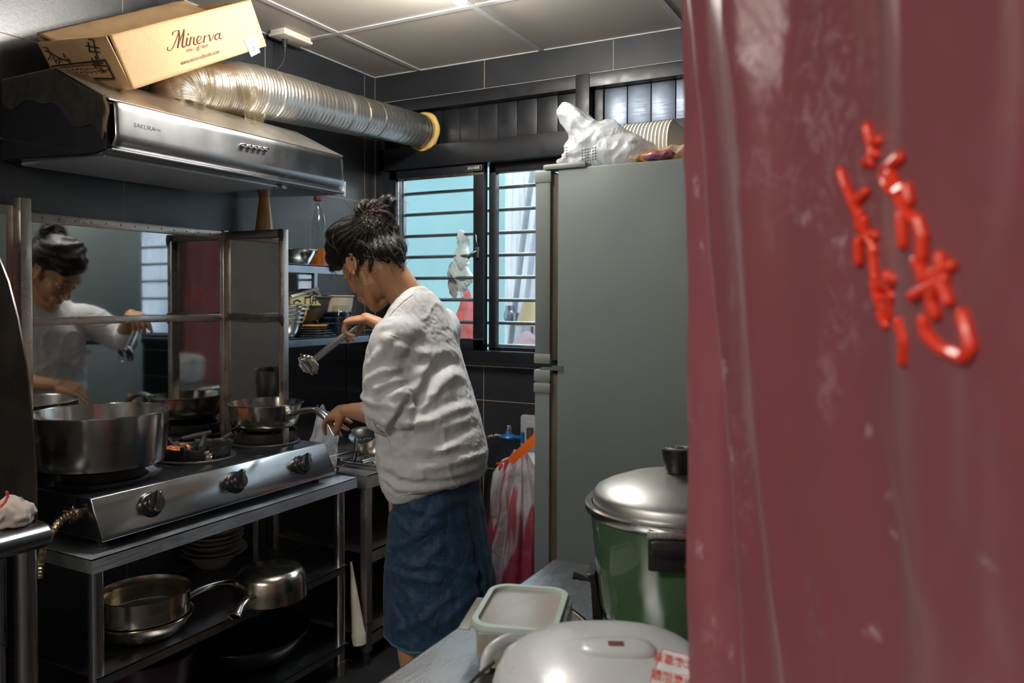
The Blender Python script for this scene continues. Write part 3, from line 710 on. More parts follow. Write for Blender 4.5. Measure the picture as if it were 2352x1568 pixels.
# ================================================================== GAS STOVE
SX0, SX1, SY0, SY1 = .07, .43, -1.727, -.838
gs = thing('gas_stove', 'three burner stainless gas stove with black knobs on steel table', 'gas stove', (.25,-1.28,TZ))
prof = [(SX0,.745), (SX1+.045,.745), (SX1+.045,.757), (SX1,.846), (SX1-.012,.852), (SX0,.852)]
MB().prism(prof, 'Y', SY0, SY1).build('body', 'black_gloss', gs, bevel=.003)
M['panelsteel'] = steel('stove_panel_steel', (.6,.6,.6), .17, (1,.4,6), 14, .008)
nrm = V((.846-.757, 0, .045)).normalized(); tdir = V((-.045,0,.089)).normalized()
b = MB(); o0 = nrm*.002
q = [V((SX1+.046,0,.748)), V((SX1+.046,0,.757)), V((SX1,0,.848))]
b.prism([(SX1+.0465,.745), (SX1+.0465,.758), (SX1+.001,.8495), (SX1-.006,.8525), (SX1-.008,.850), (SX1-.001,.846), (SX1+.0425,.757), (SX1+.0425,.745)], 'Y', SY0+.001, SY1-.001); b.build('control_panel', 'panelsteel', gs, bevel=.001)
for x in (.11, .42):
    for y in (-1.69, -.875): MB().lathe([(0,TZ+.0012),(.013,TZ+.0012),(.014,.746),(0,.746)], (x,y,0), 14).build('foot', 'rubber', gs)
BC = [(.262,-1.575), (.245,-1.239), (.238,-.935)]
KN = [(345,1152), (539,1100), (692,1054)]
for i, (x, y) in enumerate(KN):
    p = W(x, y, 'X', SX1+.025); fr_ = frame4(V((SX1+.0235+.002,p.y,.802)), (0,1,0), tdir) @ Matrix.Diagonal((1.13,1.13,1.1,1))
    kb = MB().lathe([(0,.012),(.022,.012),(.029,.008),(.031,0),(.031,-.001)], (0,0,0), 32, fr_).build('knob_base', 'black_plastic', gs)
    k = MB(); k.lathe([(0,.03),(.020,.03),(.0235,.026),(.0245,.012)], (0,0,0), 32, fr_)
    k.box((0,0,.026), (.014,.052,.026), fr_ @ RZ(-.45), bev=.004); k.build('knob', 'black_plastic', kb)
    MB().ell((0,0,0), (.002,.002,.001), (fr_ @ RZ(-.45) @ Matrix.Translation((0,.02,.0395)))).build('knob_mark', 'outline_white', kb)
M['grate'] = M['black_matte']
for i, (x, y) in enumerate(BC):
    br = MB().lathe([(.055,.856),(.105,.856),(.118,.862),(.122,.858),(.122,.8525),(.05,.8525)], (x,y,0), 48).build('drip_ring', 'black_matte', gs)
    g = MB(); g.lathe([(.098,.862),(.105,.862),(.108,.87),(.105,.895),(.099,.897),(.096,.885),(.095,.868)], (x,y,0), 48) if i != 1 else None
    if i == 1:
        for a0, a1 in ((-.2,1.0), (1.3,2.6), (2.9,4.1), (4.3,5.85)):
            def arc(u, v, a0=a0, a1=a1):
                a = a0+(a1-a0)*u; r = .098+.007*(v if v < .5 else 1-v)*2+.002*nz((a*6, v*3, 2)); z = .86+ (.034 if .08 < u < .92 else .02)*math.sin(PI*min(v, 1))+.003*nz((a*8,v,0))
                return V((x+math.cos(a)*(r-.004+.008*v), y+math.sin(a)*(r-.004+.008*v), z))
            g.sheet(arc, 24, 8)
    for k in range(4 if i == 1 else 3):
        a = [.55,2.2,3.5,5.2][k] if i == 1 else .5+2.094*k
        c, s = math.cos(a), math.sin(a)
        g.prism([(-.008,.862), (.055,.862), (.062,.905), (.048,.912), (.034,.895), (.0,.88), (-.008,.88)], 'Y', -.0045, .0045, Matrix.Translation((x,y,0)) @ RZ(a) @ Matrix.Translation((.05,0,0)))
    g.build('pan_support', 'black_matte', gs, solid=.004 if i == 1 else 0)
    bn = MB().lathe([(0,.87),(.012,.87),(.02,.866),(.022,.858),(.03,.857),(.032,.8525)], (x,y,0), 28); bn.build('burner_head', 'steel_warm', gs)
    if i == 1:
        for dx, dy in ((.045,-.03), (.052,.012), (.03,.02)):
            MB().lathe([(0,.870),(.012,.8695),(.0135,.866),(.0135,.863),(.017,.862),(.019,.859),(.019,.855)], (x+dx,y+dy,0), 20).build('burner_cap', 'guardframe', gs)
# hose
hz = thing('gas_hose', 'braided metal gas hose curving down from the left end of the stove', 'hose', (.4,-1.73,.79))
pts = [W(178,1178,'Y',SY0-.005), W(165,1180,'Y',SY0-.015), W(140,1195,'Y',-1.76), W(118,1222,'Y',-1.79), W(100,1255,'Y',-1.81), W(90,1300,'Y',-1.82), W(88,1330,'Y',-1.83)]
P2, R2 = smooth_path(pts, .011, 16)
MB().tube(P2, [.011+.0012*math.sin(i*1.3) for i in range(len(P2))], 14).build('braided_sleeve', 'brassbraid', hz)
b = MB().tube([pts[0]+V((0,.006,0)), pts[0]+V((0,-.012,-.0))], .015, 6); 
for k in range(16):
    a = k*2.4; p = pts[0]+V((.012*math.cos(a), -.01-.002*k/3, .012*math.sin(a))); b.tube([p, p+V((.012*math.cos(a+1), -.008*math.sin(k), .012*math.sin(a+1)))], .0012, 4)
b.build('hose_fitting', 'brassbraid', hz)

# ================================================================== POTS ON THE STOVE
def vessel(prof_out, th=.0018, lip=.004):
    """closed outline of an open pan: outside up, over the rim, inside down"""
    o = prof_out; i = [(max(0, r-th), z+(th if k < 2 else 0)) for k, (r, z) in enumerate(o)]
    r1, z1 = o[-1]; return o + [(r1+lip, z1+.001), (r1+lip, z1+.004), (r1, z1+.005)] + i[::-1]
sp = thing('stock_pot', 'large wide stainless stock pot on the left burner', 'pot', (.262,-1.582,.912))
z0 = .897
b = MB().lathe(vessel([(0,z0), (.150,z0), (.166,z0+.008), (.171,z0+.025), (.178,z0+.148)], lip=.007), (.262,-1.582,0), 72); b.build('pot_body', 'steel_smooth', sp)
sp.location = (.262,-1.582,z0)
for c in list(sp.children):
    for v in c.data.vertices: v.co.z += .912-z0
fb = MB()
for k in range(14):
    a = 2.0+random.random()*2.2; z = z0+.09+random.random()*.05; r = .1765-.0006
    p = V((.262+math.cos(a)*(r-.004), -1.582+math.sin(a)*(r-.004), z)); fb.ell(p, (.0015,.002,.001+.002*random.random()), seg=6, rings=5)
fb.build('food_spatter', 'sauce', sp)['kind'] = 'stuff'

PC = V((.262,-.955,0)); pz = .908
pn = thing('saucepan', 'stainless saucepan on the right burner with long hooked handle', 'pan', (PC.x,PC.y,pz))
MB().lathe(vessel([(0,pz), (.075,pz), (.094,pz+.006), (.111,pz+.023), (.119,pz+.048), (.1205,pz+.056), (.127,pz+.088)], lip=.004), PC, 64).build('pan_body', 'steel_pan', pn)
MB().lathe([(0,pz+.018), (.1045,pz+.018), (.105,pz+.0165)], PC, 48).build('brown_sauce', 'sauce', pn)
def handle(o, z, d, L, up=.028, drop=.05, w=.013, seed=0):
    """arched hollow handle leaving a pan wall at o in direction d"""
    d = V(d).normalized(); s = V((-d.y, d.x, 0)); o = V((o[0], o[1], z))
    pts = [o+d*0, o+d*.03+V((0,0,.008)), o+d*L*.3+V((0,0,up*.8)), o+d*L*.55+V((0,0,up)), o+d*L*.8+V((0,0,up-drop*.35)), o+d*L+V((0,0,up-drop))]
    return pts
d_ = V((math.cos(-.05), math.sin(-.05), 0)); L_h = .222
hp_ = handle(PC+d_*.120, pz+.058, d_, L_h, .024, .074)
P3, R3 = smooth_path(hp_, [(.009,.007), (.013,.009), (.015,.010), (.016,.010), (.018,.009), (.019,.006)], 6)
h_ = MB().tube(P3, R3, 16).build('handle', 'steel_smooth', pn)
b = MB(); mm = frame4(V((PC.x,PC.y,pz+.055))+d_*.123, d_.cross(V((0,0,1))), (0,0,1)); b.box((0,0,0), (.05,.028,.006), mm, .003)
for sx in (-1,1): b.ell((sx*.016,0,.005), (.006,.006,.004), mm)
b.build('handle_bracket', 'steel_dark', pn)
b = MB()
for k in range(3): b.ell(P3[5+k*2]+V((0,0,.0065)), (.0035,.012,.003), Matrix.Rotation(math.atan2(d_.y, d_.x), 3, 'Z'), 10, 8)
b.ell(P3[-4]+V((0,0,.006)), (.012,.0055,.003), Matrix.Rotation(math.atan2(d_.y, d_.x), 3, 'Z')); b.build('handle_slot', 'dark_ink', pn)
vb = MB()
for k in range(26):
    p = W(602+random.uniform(-9,9), 990+random.uniform(-4,5), 'X', .365); vb.ell((p.x-.005, p.y, p.z), (.003,.004,.002), seg=6, rings=4)
# plate of food behind the middle burner, with a ladle across it
fp = V((.135,-1.29,.857)); 
pt = tag(MB().lathe([(0,.853),(.07,.853),(.075,.856),(.115,.868),(.114,.871),(.073,.859),(0,.857)], (.15,-1.22,.0), 48).build('steel_plate', 'steel_smooth', origin=(.15,-1.22,.853)), 'shallow steel plate holding braised food behind middle burner', 'plate')
mb = MB()
for k in range(46):
    p = V((.15+random.gauss(0,.032), -1.29+random.gauss(0,.035), .866+random.random()*.02)); mb.ell(p, (.016+.008*random.random(), .012, .008), Euler((random.random()*.5, random.random()*.5, random.random()*3)).to_matrix(), 10, 8)
vs, fs, _ = remeshed(mb, .003, 1); tag(raw(vs, fs).build('braised_food', 'stainfood', origin=(.15,-1.29,.857)), 'heap of glossy orange braised food on the steel plate beside stock pot', 'food', kind='stuff')
ld = thing('ladle', 'steel ladle lying on the plate with mauve handle toward the saucepan', 'ladle', (.13,-1.2,.9))
a, c = W(405,1035,'X',.17), W(500,1018,'X',.14); e = W(530,998,'X',.10)
MB().tube([a, (a+c)/2+V((0,0,.004)), c], [(.006,.003),(.004,.003),(.006,.004)], 10).build('shank', 'steel_smooth', ld)
M['mauve'] = plain('mauve_plastic', (.3,.2,.22), .2, coat=.5); MB().tube([c, c.lerp(e,.5), e], [.009,.011,.010], 12).build('grip', 'mauve', ld)
MB().lathe([(0,-.018),(.02,-.014),(.032,0),(.031,.001),(.018,-.012),(0,-.016)], a+V((0,-.02,.004)), 24, RX(.4)).build('bowl', 'steel_smooth', ld)

# ================================================================== UNDERSHELF WARES
SZ = .4055
c = W(332,1432,'Z',SZ+.03); c.z = 0; wk = thing('deep_pan', 'deep steel pan standing on middle shelf at the left table leg', 'pan', (c.x,c.y,SZ))
MB().lathe(vessel([(0,SZ),(.075,SZ),(.095,SZ+.01),(.118,SZ+.035),(.128,SZ+.055)]), c, 56).build('pan_body', 'steel_pan', wk)
dk = thing('lidded_pan', 'dark steel pan nested in the deep pan with its long handle raised', 'pan', (c.x,c.y,SZ+.03))
MB().lathe(vessel([(0,SZ+.03),(.07,SZ+.03),(.1,SZ+.045),(.121,SZ+.0565),(.124,SZ+.064),(.121,SZ+.10),(.123,SZ+.125)]), c, 56).build('pan_body', 'steel_pan', dk)
e = W(557,1348,'X',c.x); o = W(412,1388,'X',c.x); 
hp = [V((c.x,c.y+.12,o.z+.0)), o+V((0,.01,.01)), o.lerp(e,.35)+V((0,0,.028)), o.lerp(e,.7)+V((0,0,.026)), e+V((0,0,.004))]
P4, R4 = smooth_path(hp, [(.010,.007),(.011,.008),(.013,.008),(.014,.007),(.013,.005)], 6); MB().tube(P4, R4, 14).build('handle', 'steel_smooth', dk)
c = W(622,1340,'Z',SZ+.04); c.z = 0; iv = thing('upturned_saucepan', 'upturned steel saucepan on middle shelf with its handle pointing forward', 'pan', (c.x,c.y,SZ))
MB().lathe([(.110,SZ),(.114,SZ+.001),(.112,SZ+.03),(.109,SZ+.07),(.098,SZ+.088),(.08,SZ+.094),(0,SZ+.095)], c, 56).build('pan_body', 'steel_pan', iv)
o = W(600,1345,'X',.43); e = W(537,1416,'Z',SZ+.014); d5 = (e-c); d5.z = 0; d5.normalize(); o = c+d5*.112+V((0,0,SZ+.028)); 
P5, R5 = smooth_path([o, o.lerp(e,.25)+V((0,0,.012)), o.lerp(e,.6)+V((0,0,.012)), o.lerp(e,.9)+V((0,0,.002)), e], [(.009,.007),(.011,.009),(.013,.010),(.019,.011),(.023,.0105)], 8)
h5 = MB().tube(P5, R5, 20, cap=False).build('handle', 'steel_smooth', iv, solid=.0016)
for k in range(3): MB().tube([P5[3+2*k]+V((-.011,-.008,.006)), P5[3+2*k]+V((.0,0,.0095)), P5[3+2*k]+V((.011,.008,.006))], .0022, 6).build('handle_rib', 'rubber', iv)
M['plate_pale'] = plain('brownish_glazed_plate', (.62,.56,.52), .35)
c = W(490,1285,'Z',SZ+.02); c.z = 0; z = SZ+.0
def plate_mb(c, z, r, h=.018):
    return MB().lathe([(0,z),(r*.55,z),(r*.6,z+.004),(r,z+h),(r+.002,z+h+.002),(r-.003,z+h+.003),(r*.58,z+.007),(0,z+.005)], c, 48)
base = tag(plate_mb(c, SZ, .085, .04).build('plate', 'plate_pale', origin=(c.x,c.y,SZ)), 'brownish deep plate at the bottom of the stack on middle shelf', 'plate', 'stacked plates on the middle shelf')
zz = SZ+.03; wordz = ['second', 'third', 'fourth', 'fifth', 'sixth', 'seventh', 'topmost']
for k, wd in enumerate(wordz):
    r = [.115,.108,.10,.102,.104,.104,.108][k]; dy = [.0,.004,-.003,.002,.0,.003,.004][k]
    tag(plate_mb(c+V((0,dy,0)), zz, r, .026).build('plate', 'plate_pale', origin=(c.x,c.y+dy,zz)), f'brownish plate, {wd} {"of the stack" if wd=="topmost" else "from the bottom"} on middle shelf', 'plate', 'stacked plates on the middle shelf'); zz += [.012,.022,.016,.016,.02,.02,.0][k]
c = V((.27,-1.05,0)); bz = .1205
tag(MB().lathe(vessel([(0,bz),(.10,bz),(.16,bz+.03),(.2,bz+.085),(.205,bz+.1)]), c, 64).build('wide_basin', 'black_gloss', origin=(c.x,c.y,bz)), 'wide dark basin on the bottom shelf under the upturned saucepan', 'basin')
c = V((.25,-1.42,0)); M['maroon'] = plain('maroon_plastic', (.07,.02,.04), .4)
tag(MB().lathe(vessel([(0,bz),(.09,bz),(.12,bz+.09),(.13,bz+.17)]), c, 40).build('plastic_bucket', 'maroon', origin=(c.x,c.y,bz)), 'maroon plastic tub on the bottom shelf at left', 'tub')

# ================================================================== SINK TABLE AT LEFT WITH SHIELD AND TOWEL
st = thing('sink_table', 'steel table with rolled rounded edge at the left edge of the picture', 'table', (.28,-2.3,0))
prof = [(.30,.842),(.49,.842),(.515,.836),(.528,.82),(.526,.80),(.51,.785),(.49,.78),(.30,.80)]
b = MB(); b.prism(prof, 'Y', -2.9, -1.880); b.bb((.02,-2.9,.80), (.32,-1.885,.842)); b.build('table_top', 'steel_counter', st, bevel=.008)
for x, y in ((.465,-1.912), (.04,-1.912), (.465,-2.85), (.04,-2.85)): MB().tube([(x,y,0), (x,y,.80)], .024, 24).build('leg', 'steel_z', st)
poly = [(.005,.842)] + [(p.x, p.z) for p in (W(85,1190,'Y',-1.890), W(84,1100,'Y',-1.890), W(75,960,'Y',-1.890), W(62,840,'Y',-1.890), W(42,730,'Y',-1.890), W(20,645,'Y',-1.890), W(0,595,'Y',-1.890))] + [(.28,1.54),(.18,1.60),(.005,1.62)]
poly[1] = (poly[1][0], .842)
M['shieldmat'] = steel('brown_reflecting_shield', (.26,.225,.195), .28, (1,1,1), 5, 0)
tag(MB().prism(poly, 'Y', -1.892, -1.888).build('steel_shield', 'shieldmat', origin=(.25,-1.905,.842)), 'dark steel shield plate with curved edge at the left edge of the picture', 'shield')
c = V((.468,-1.928,.842+.03)); mb = MB()
for k in range(12): mb.ell(c+V((random.gauss(0,.012), random.gauss(-.004,.016), random.uniform(-.01,.02))), (.026,.034,.020), Euler((random.random(), random.random(), random.random()*2)).to_matrix())
vs, fs, ns = remeshed(mb, .004, 2); vs = [v+n_*(.012*nz(v,22,3)+.009*(.3-abs(nz(v,34,1)))+.004*nz(v,70,1)) for v, n_ in zip(vs, ns)]; vs = [V((v.x, v.y, max(v.z, .8435))) for v in vs]
tw = tag(raw(vs, fs).build('towel', 'towel', origin=(.462,-1.965,.8435)), 'crumpled beige towel with red hem on the rolled table edge', 'towel')
hm = [W(x, y, 'X', .50) for x, y in ((0,1165), (12,1152), (18,1140), (15,1128))]; MB().tube(hm, .003, 6).build('red_hem', 'red_ink', tw)

# ================================================================== SIDE TABLE BEHIND THE STOVE TABLE
s2t = thing('side_table', 'stained steel side table between the stove table and back wall', 'table', (.27,-.4,0))
b = MB(); b.bb((.01,-.705,TZ-.004), (.515,-.02,TZ), 0); b.bb((.505,-.705,TZ-.05), (.515,-.02,TZ+.001)); b.bb((.01,-.71,TZ-.05), (.515,-.705,TZ+.001)); b.build('table_top', 'steel_warm', s2t)
M['rusty'] = steel('stained_leg_steel', (.42,.38,.35), .4, (1,1,1), 14, .1, .9)
for x in (.03, .497):
    for y in (-.688, -.05): MB().bb((x-.016,y-.016,.05), (x+.016,y+.016,TZ-.03), .003).build('leg', 'rusty', s2t)
for z in (.42, .11):
    b = MB(); b.bb((.03,-.69,z-.004), (.50,-.03,z)); b.bb((.495,-.675,z-.045), (.50,-.05,z)); b.build('shelf', 'steel_warm', s2t)
for x in (.03, .497): MB().lathe([(0,0),(.012,0),(.014,.05),(0,.05)], (x,-.688,0), 12).build('foot', 'rubber', s2t)
c = V((.42,-.725,0)); p0, p1 = W(806,1290,'Y',-.73), W(826,1478,'Y',-.73)
tb_ = thing('white_tube', 'dirty white tapered plastic tube leaning between the two tables', 'tube', p1)
MB().tube([p0, p0.lerp(p1,.5), p1.lerp(p0,.14), p1.lerp(p0,.12), p1], [.004,.016,.024,.027,.025], 20).build('tube_body', 'cream_plastic', tb_)
# wares on the side table
c = V((.40,-.775,TZ+.001)); 
c = V((.36,-.775,TZ+.0015)); 
bw = tag(MB().lathe(vessel([(0,c.z),(.045,c.z),(.055,c.z+.004),(.072,c.z+.03),(.08,c.z+.036)], lip=.003), (c.x,c.y,0), 48).build('steel_bowl', 'steel_smooth', origin=c), 'small steel bowl with bagged meat at the right end of the stove', 'bowl')
mb = MB()
for k in range(14): mb.ell(c+V((random.gauss(0,.02), random.gauss(0,.02), .03+random.random()*.012)), (.018,.012,.008), Euler((random.random(), random.random(), random.random()*3)).to_matrix(), 10, 8)
vs, fs, _ = remeshed(mb, .003, 1); tag(raw(vs, fs).build('raw_meat', 'meat', origin=c+V((0,0,.02))), 'raw meat inside the clear bag in the steel bowl', 'meat', kind='stuff')
HL = V((.66,-1.055,.985))   # left hand holds the bag mouth here
def bagf(u, v):
    a = u*2*PI; lo = c+V((0,0,.025)); hi = V((c.x+.035, c.y+.0, .955))
    w = .058*(1-v)+.052*v; p = lo.lerp(hi, v); r = w*(1+.07*math.sin(5*a+4*v)+.2*nz((math.cos(a)*2, math.sin(a)*2, v*5)))
    return p + V((math.cos(a)*r*.75, math.sin(a)*r, (.018*math.sin(2*a+1)+.02*nz((math.cos(a)*3,math.sin(a)*3,1)))*v*v))
tag(MB().sheet(bagf, 72, 30).build('plastic_bag', 'bag_clear', origin=c+V((0,0,.02))), 'open clear plastic bag standing in the small steel bowl', 'plastic bag')
tr = thing('steel_tray', 'ridged stainless tray on the side table beside the woman', 'tray', (.37,-.5,TZ))
b = MB(); b.bb((.2,-.62,TZ), (.5,-.3,TZ+.02), .006); b.build('tray_body', 'steel_smooth', tr)
b = MB()
for k in range(5): b.tube([(.24+.055*k,-.6,TZ+.021), (.24+.055*k,-.32,TZ+.021)], .007, 10)
b.build('ridge', 'steel_smooth', tr)
sk = thing('slotted_skimmer', 'black perforated skimmer resting in the side table wares', 'skimmer', W(830,1000,'Y',-.55))
cc = W(832,1003,'Y',-.6); MB().lathe([(0,-.016),(.03,-.012),(.05,.002),(.0515,.004),(.03,-.009),(0,-.013)], cc, 32, RX(.35) @ RY(.2)).build('skimmer_head', 'black_plastic', sk)
MB().tube([cc+V((0,-.04,0)), W(818,1035,'Y',-.68), W(812,1062,'Y',-.69)], [(.006,.003),(.008,.003),(.009,.004)], 10).build('skimmer_handle', 'black_plastic', sk)
b = MB()
for k in range(9): b.ell(cc+V((random.uniform(-.03,.03), random.uniform(-.03,.03), -.006)), (.003,.003,.002), seg=8, rings=5)
b.build('skimmer_hole', 'steel_smooth', sk)['kind'] = 'stuff'
cc = W(845,985,'Y',-.42); cc.z = TZ+.02
tag(MB().lathe(vessel([(0,cc.z),(.06,cc.z),(.085,cc.z+.03),(.09,cc.z+.06),(.092,cc.z+.09)], lip=.006), (.33,-.42,0), 48).build('mixing_bowl', 'steel_warm', origin=(.33,-.42,cc.z)), 'steel mixing bowl behind the black skimmer on the side table', 'bowl')

# ================================================================== RACK OF CROCKERY BEHIND THE GUARD
rk = thing('crockery_rack', 'blue grey steel two shelf rack along the tiled wall behind guard', 'shelf rack', (.15,-.5,1.2))
M['rackmat'] = steel('rack_steel', (.42,.5,.55), .2, (1,1,8), 14, .06, .15)
for z in (1.222, 1.494):
    b = MB(); b.bb((.005,-.9,z-.004), (.30,-.42,z)); b.bb((.292,-.9,z-.03), (.30,-.42,z+.001)); b.build('shelf', 'rackmat', rk)
for y in (-.885, -.43):
    MB().bb((.005,y-.01,1.10), (.022,y+.01,1.56)).build('bracket', 'rackmat', rk)
b = MB(); b.bb((.012,-.9,1.24), (.014,-.44,1.47)); b.build('back_sheet', 'mirror', rk)
bp = thing('wall_sheet', 'dark polished steel sheets covering the tiles above the side table', 'steel sheet', (.02,-.4,TZ+.02))
for y0, y1 in ((-.93,-.255), (-.25,-.02)): MB().bb((.035,y0,TZ+.001), (.038,y1,1.19)).build('sheet', 'sheetdark', bp)
def bowlp(z, r, h, base=.4): return vessel([(0,z),(r*base,z),(r*base+.004,z+.002),(r*.8,z+h*.45),(r,z+h)], lip=.002)
TS, LS = 1.4945, 1.2225
tag(MB().lathe(bowlp(TS, .088, .055, .62), (.215,-.765,0), 48).build('steel_bowl', 'steel_smooth', origin=(.215,-.765,TS)), 'shallow steel bowl on the top rack shelf beside bottles', 'bowl')
def bottle(name, c, h, r, label, body, liquid, lvl, capm):
    t = thing(name, label, 'bottle', c)
    pr = [(0,0),(r*.92,0),(r,.006),(r,h*.56),(r*.93,h*.64),(r*.55,h*.78),(r*.36,h*.84),(r*.34,h*.93),(r*.40,h*.935),(r*.40,h*.95),(r*.33,h*.955)]
    g = MB().lathe(pr, c, 40).build('glass_body', body, t)
    if liquid:
        lp_ = [(0,.003)]+[(a*.93, z) for a, z in pr[1:] if z < lvl*h]
        ra = next((pr[k][0]+(pr[k+1][0]-pr[k][0])*(lvl*h-pr[k][1])/(pr[k+1][1]-pr[k][1]+1e-9) for k in range(len(pr)-1) if pr[k+1][1] >= lvl*h), r)
        MB().lathe(lp_+[(ra*.93,lvl*h),(0,lvl*h)], c, 40).build('liquid', liquid, t)
    MB().lathe([(r*.42,h*.93),(r*.44,h*.935),(r*.44,h),(r*.38,h*1.005),(0,h*1.005)], c, 24).build('cap', capm, t); return t
bottle('glass_bottle', (.15,-.56,TS+.0005), .29, .037, 'clear glass bottle with brown cap and a little amber liquor left', 'clear', 'amber', .26, 'brown_cap')
M['vinegar'] = plain('brown_oil_bottle', (.5,.26,.1), .18, var=.2, nscale=20, coat=.8)
bh = thing('oil_bottle', 'slender tan brown bottle tapering up behind the end of the splash guard', 'bottle', (.085,-.785,TS+.0005))
MB().lathe([(0,0),(.034,0),(.036,.006),(.036,.12),(.033,.15),(.023,.23),(.015,.30),(.0125,.34),(.0125,.352),(0,.352)], (.085,-.785,TS+.0005), 36).build('bottle_body', 'vinegar', bh)
MB().lathe([(.0135,.335),(.0155,.337),(.0155,.365),(0,.366)], (.085,-.785,TS+.0005), 24).build('cap', 'brown_cap', bh)
# lower shelf: steel bowls, tile-like dish, bowls, jar, plates
c = (.205,-.80,0); z = LS
names = ['lowest', 'second', 'third', 'fourth', 'topmost']
for k in range(5):
    zz = LS+.0008+k*.014; r = .066+.006*k
    tag(MB().lathe(bowlp(zz, r, .055+.002*k, .5), (c[0], c[1]+.002*k, 0), 48).build('steel_bowl', 'steel_smooth', origin=(c[0],c[1],zz)), f'ribbed steel bowl, {names[k]} of the nested stack on lower rack shelf', 'bowl', 'nested steel bowls on the lower rack shelf')
q = [W(x, y, 'X', .235) for x, y in ((668,702), (752,702), (731,662), (668,681))]
dn = V((1,0,0)); b = MB(); b.add([p for p in q]+[p-dn*.09 for p in q], [[0,1,2,3],[7,6,5,4],[0,4,5,1],[1,5,6,2],[2,6,7,3],[3,7,4,0]], False)
M['yellowdish'] = plain('yellow_glazed_dish', (.42,.38,.17), .25, var=.15, nscale=16)
di = thing('painted_dish', 'tilted square yellow dish with dark painted garden scene in steel bowls', 'dish', q[0])
b.build('dish_body', 'yellowdish', di, bevel=.003)
rm = MB(); rm.tube([q[3]+V((.001,0,0)), q[2]+V((.001,0,0))], [(.004,.006)]*2, 8); rm.build('white_rim', 'outline_white', di)
pp = MB()
for st_ in ([(676,700),(675,692),(683,688),(691,693)], [(701,698),(701,682),(713,682),(713,698)], [(703,684),(724,674)], [(707,676),(716,668),(724,672),(730,677)], [(717,698),(720,682),(727,680),(725,697)], [(718,690),(728,686)], [(733,690),(739,684)]):
    pp.tube([W(x,y,'X',.2365) for x, y in st_], .0022, 5)
pp.build('painted_motif', 'dark_ink', di)
tag(MB().lathe(vessel([(0,LS+.06),(.06,LS+.06),(.1,LS+.10),(.115,LS+.15)]), (.13,-.62,0), 48).build('mixing_bowl', 'darkbowl', origin=(.13,-.62,LS+.06)), 'large dark mixing bowl at the back of the lower rack shelf', 'bowl')
tag(MB().lathe([(0,LS),(.05,LS),(.052,LS+.058),(0,LS+.058)], (.13,-.62,0), 32).build('dish_stand', 'blackplate', origin=(.13,-.62,LS)), 'black dish under the large dark mixing bowl on the rack', 'dish')
tag(MB().lathe(vessel([(0,LS+.072),(.045,LS+.072),(.065,LS+.085),(.074,LS+.12),(.077,LS+.155)]), (.2,-.52,0), 48).build('beige_bowl', 'beige', origin=(.2,-.52,LS+.072)), 'deep beige bowl on top of the blue bowls on the rack', 'bowl')
for k, wd in enumerate(('lower', 'middle', 'upper')):
    zz = LS+.001+k*.022; tag(MB().lathe(bowlp(zz, .07, .045, .45), (.2,-.52,0), 40).build('rice_bowl', 'bluebowl', origin=(.2,-.52,zz)), f'{wd} navy rice bowl stacked behind the glass jar on rack', 'bowl', 'navy rice bowls on the rack')
for k, wd in enumerate(('bottom', 'second lowest', 'middle', 'second highest', 'top')):
    zz = LS+.0008+k*.0095; o = MB(); w = .07-.003*k
    o.box((0,0,.0035), (w*2,w*2,.006), bev=.0025); o2 = MB(); o2.add(o.v, o.f, False, Matrix.Translation((.215,-.665,zz)) @ RZ(.3+.08*k))
    tag(o2.build('square_plate', 'goldplate' if k in (4,) else 'blackplate', origin=(.215,-.665,zz)), f'{wd} square glazed plate of the pile beside the steel bowls', 'plate', 'square plates on the rack')
jr = thing('glass_jar', 'empty screw top glass jar on the lower rack shelf', 'jar', (.262,-.555,LS))
MB().lathe([(0,.001),(.032,.001),(.036,.006),(.036,.085),(.033,.096),(.03,.10),(.031,.104),(.030,.108),(.031,.112),(.030,.12),(.028,.12),(.028,.10),(.033,.084),(.033,.008),(0,.006)], (.262,-.555,LS), 40).build('jar_body', 'clear', jr)
# ================================================================== THE WOMAN
from mathutils.bvhtree import BVHTree
wo = thing('person', 'person in loose off white shirt and blue skirt cooking with tongs, hair in a bun', 'person', (1.03,-1.05,0))
def mat_from(o, x, z):
    x = V(x).normalized(); z = V(z).normalized(); y = z.cross(x).normalized(); z = x.cross(y)
    m = Matrix((x, y, z)).transposed().to_4x4(); m.translation = V(o); return m
pitch = math.radians(42); yawh = math.radians(17)
hf = V((-math.cos(pitch)*math.cos(yawh), math.cos(pitch)*math.sin(yawh), -math.sin(pitch)))
hu = V((-math.sin(pitch)*math.cos(yawh), math.sin(pitch)*math.sin(yawh), math.cos(pitch)))
HC = V((.842,-1.092,1.470)); HM = mat_from(HC, hf, hu) @ Matrix.Diagonal((1.04,1.04,1.04,1))
hp = lambda x, y, z: HM @ V((x, y, z))
hr = HM.to_3x3()
sk = MB()
def he(c, r, rot=None):
    t = MB(); t.ell((0,0,0), r, None, 22, 14); mm = HM @ Matrix.Translation(c) @ (rot.to_4x4() if rot else Matrix()); sk.add(t.v, t.f, True, mm)
he((-.012,0,.035), (.098,.074,.085)); he((.028,0,-.02), (.064,.058,.078)); he((.02,0,-.055), (.058,.052,.045)); he((.066,0,-.098), (.02,.022,.018))
he((.05,0,.035), (.046,.056,.04))
for s in (-1, 1):
    sk.caps([hp(0,s*.044,-.03), hp(.014,s*.040,-.066), hp(.045,s*.024,-.092), hp(.064,s*.008,-.1)], [.016,.017,.016,.016], 12, 3)
    he((.052,s*.034,-.026), (.03,.024,.028)); he((.076,s*.026,.020), (.014,.026,.009)); he((.07,s*.031,.0), (.016,.017,.010))
    he((.096,s*.010,-.040), (.009,.008,.007))
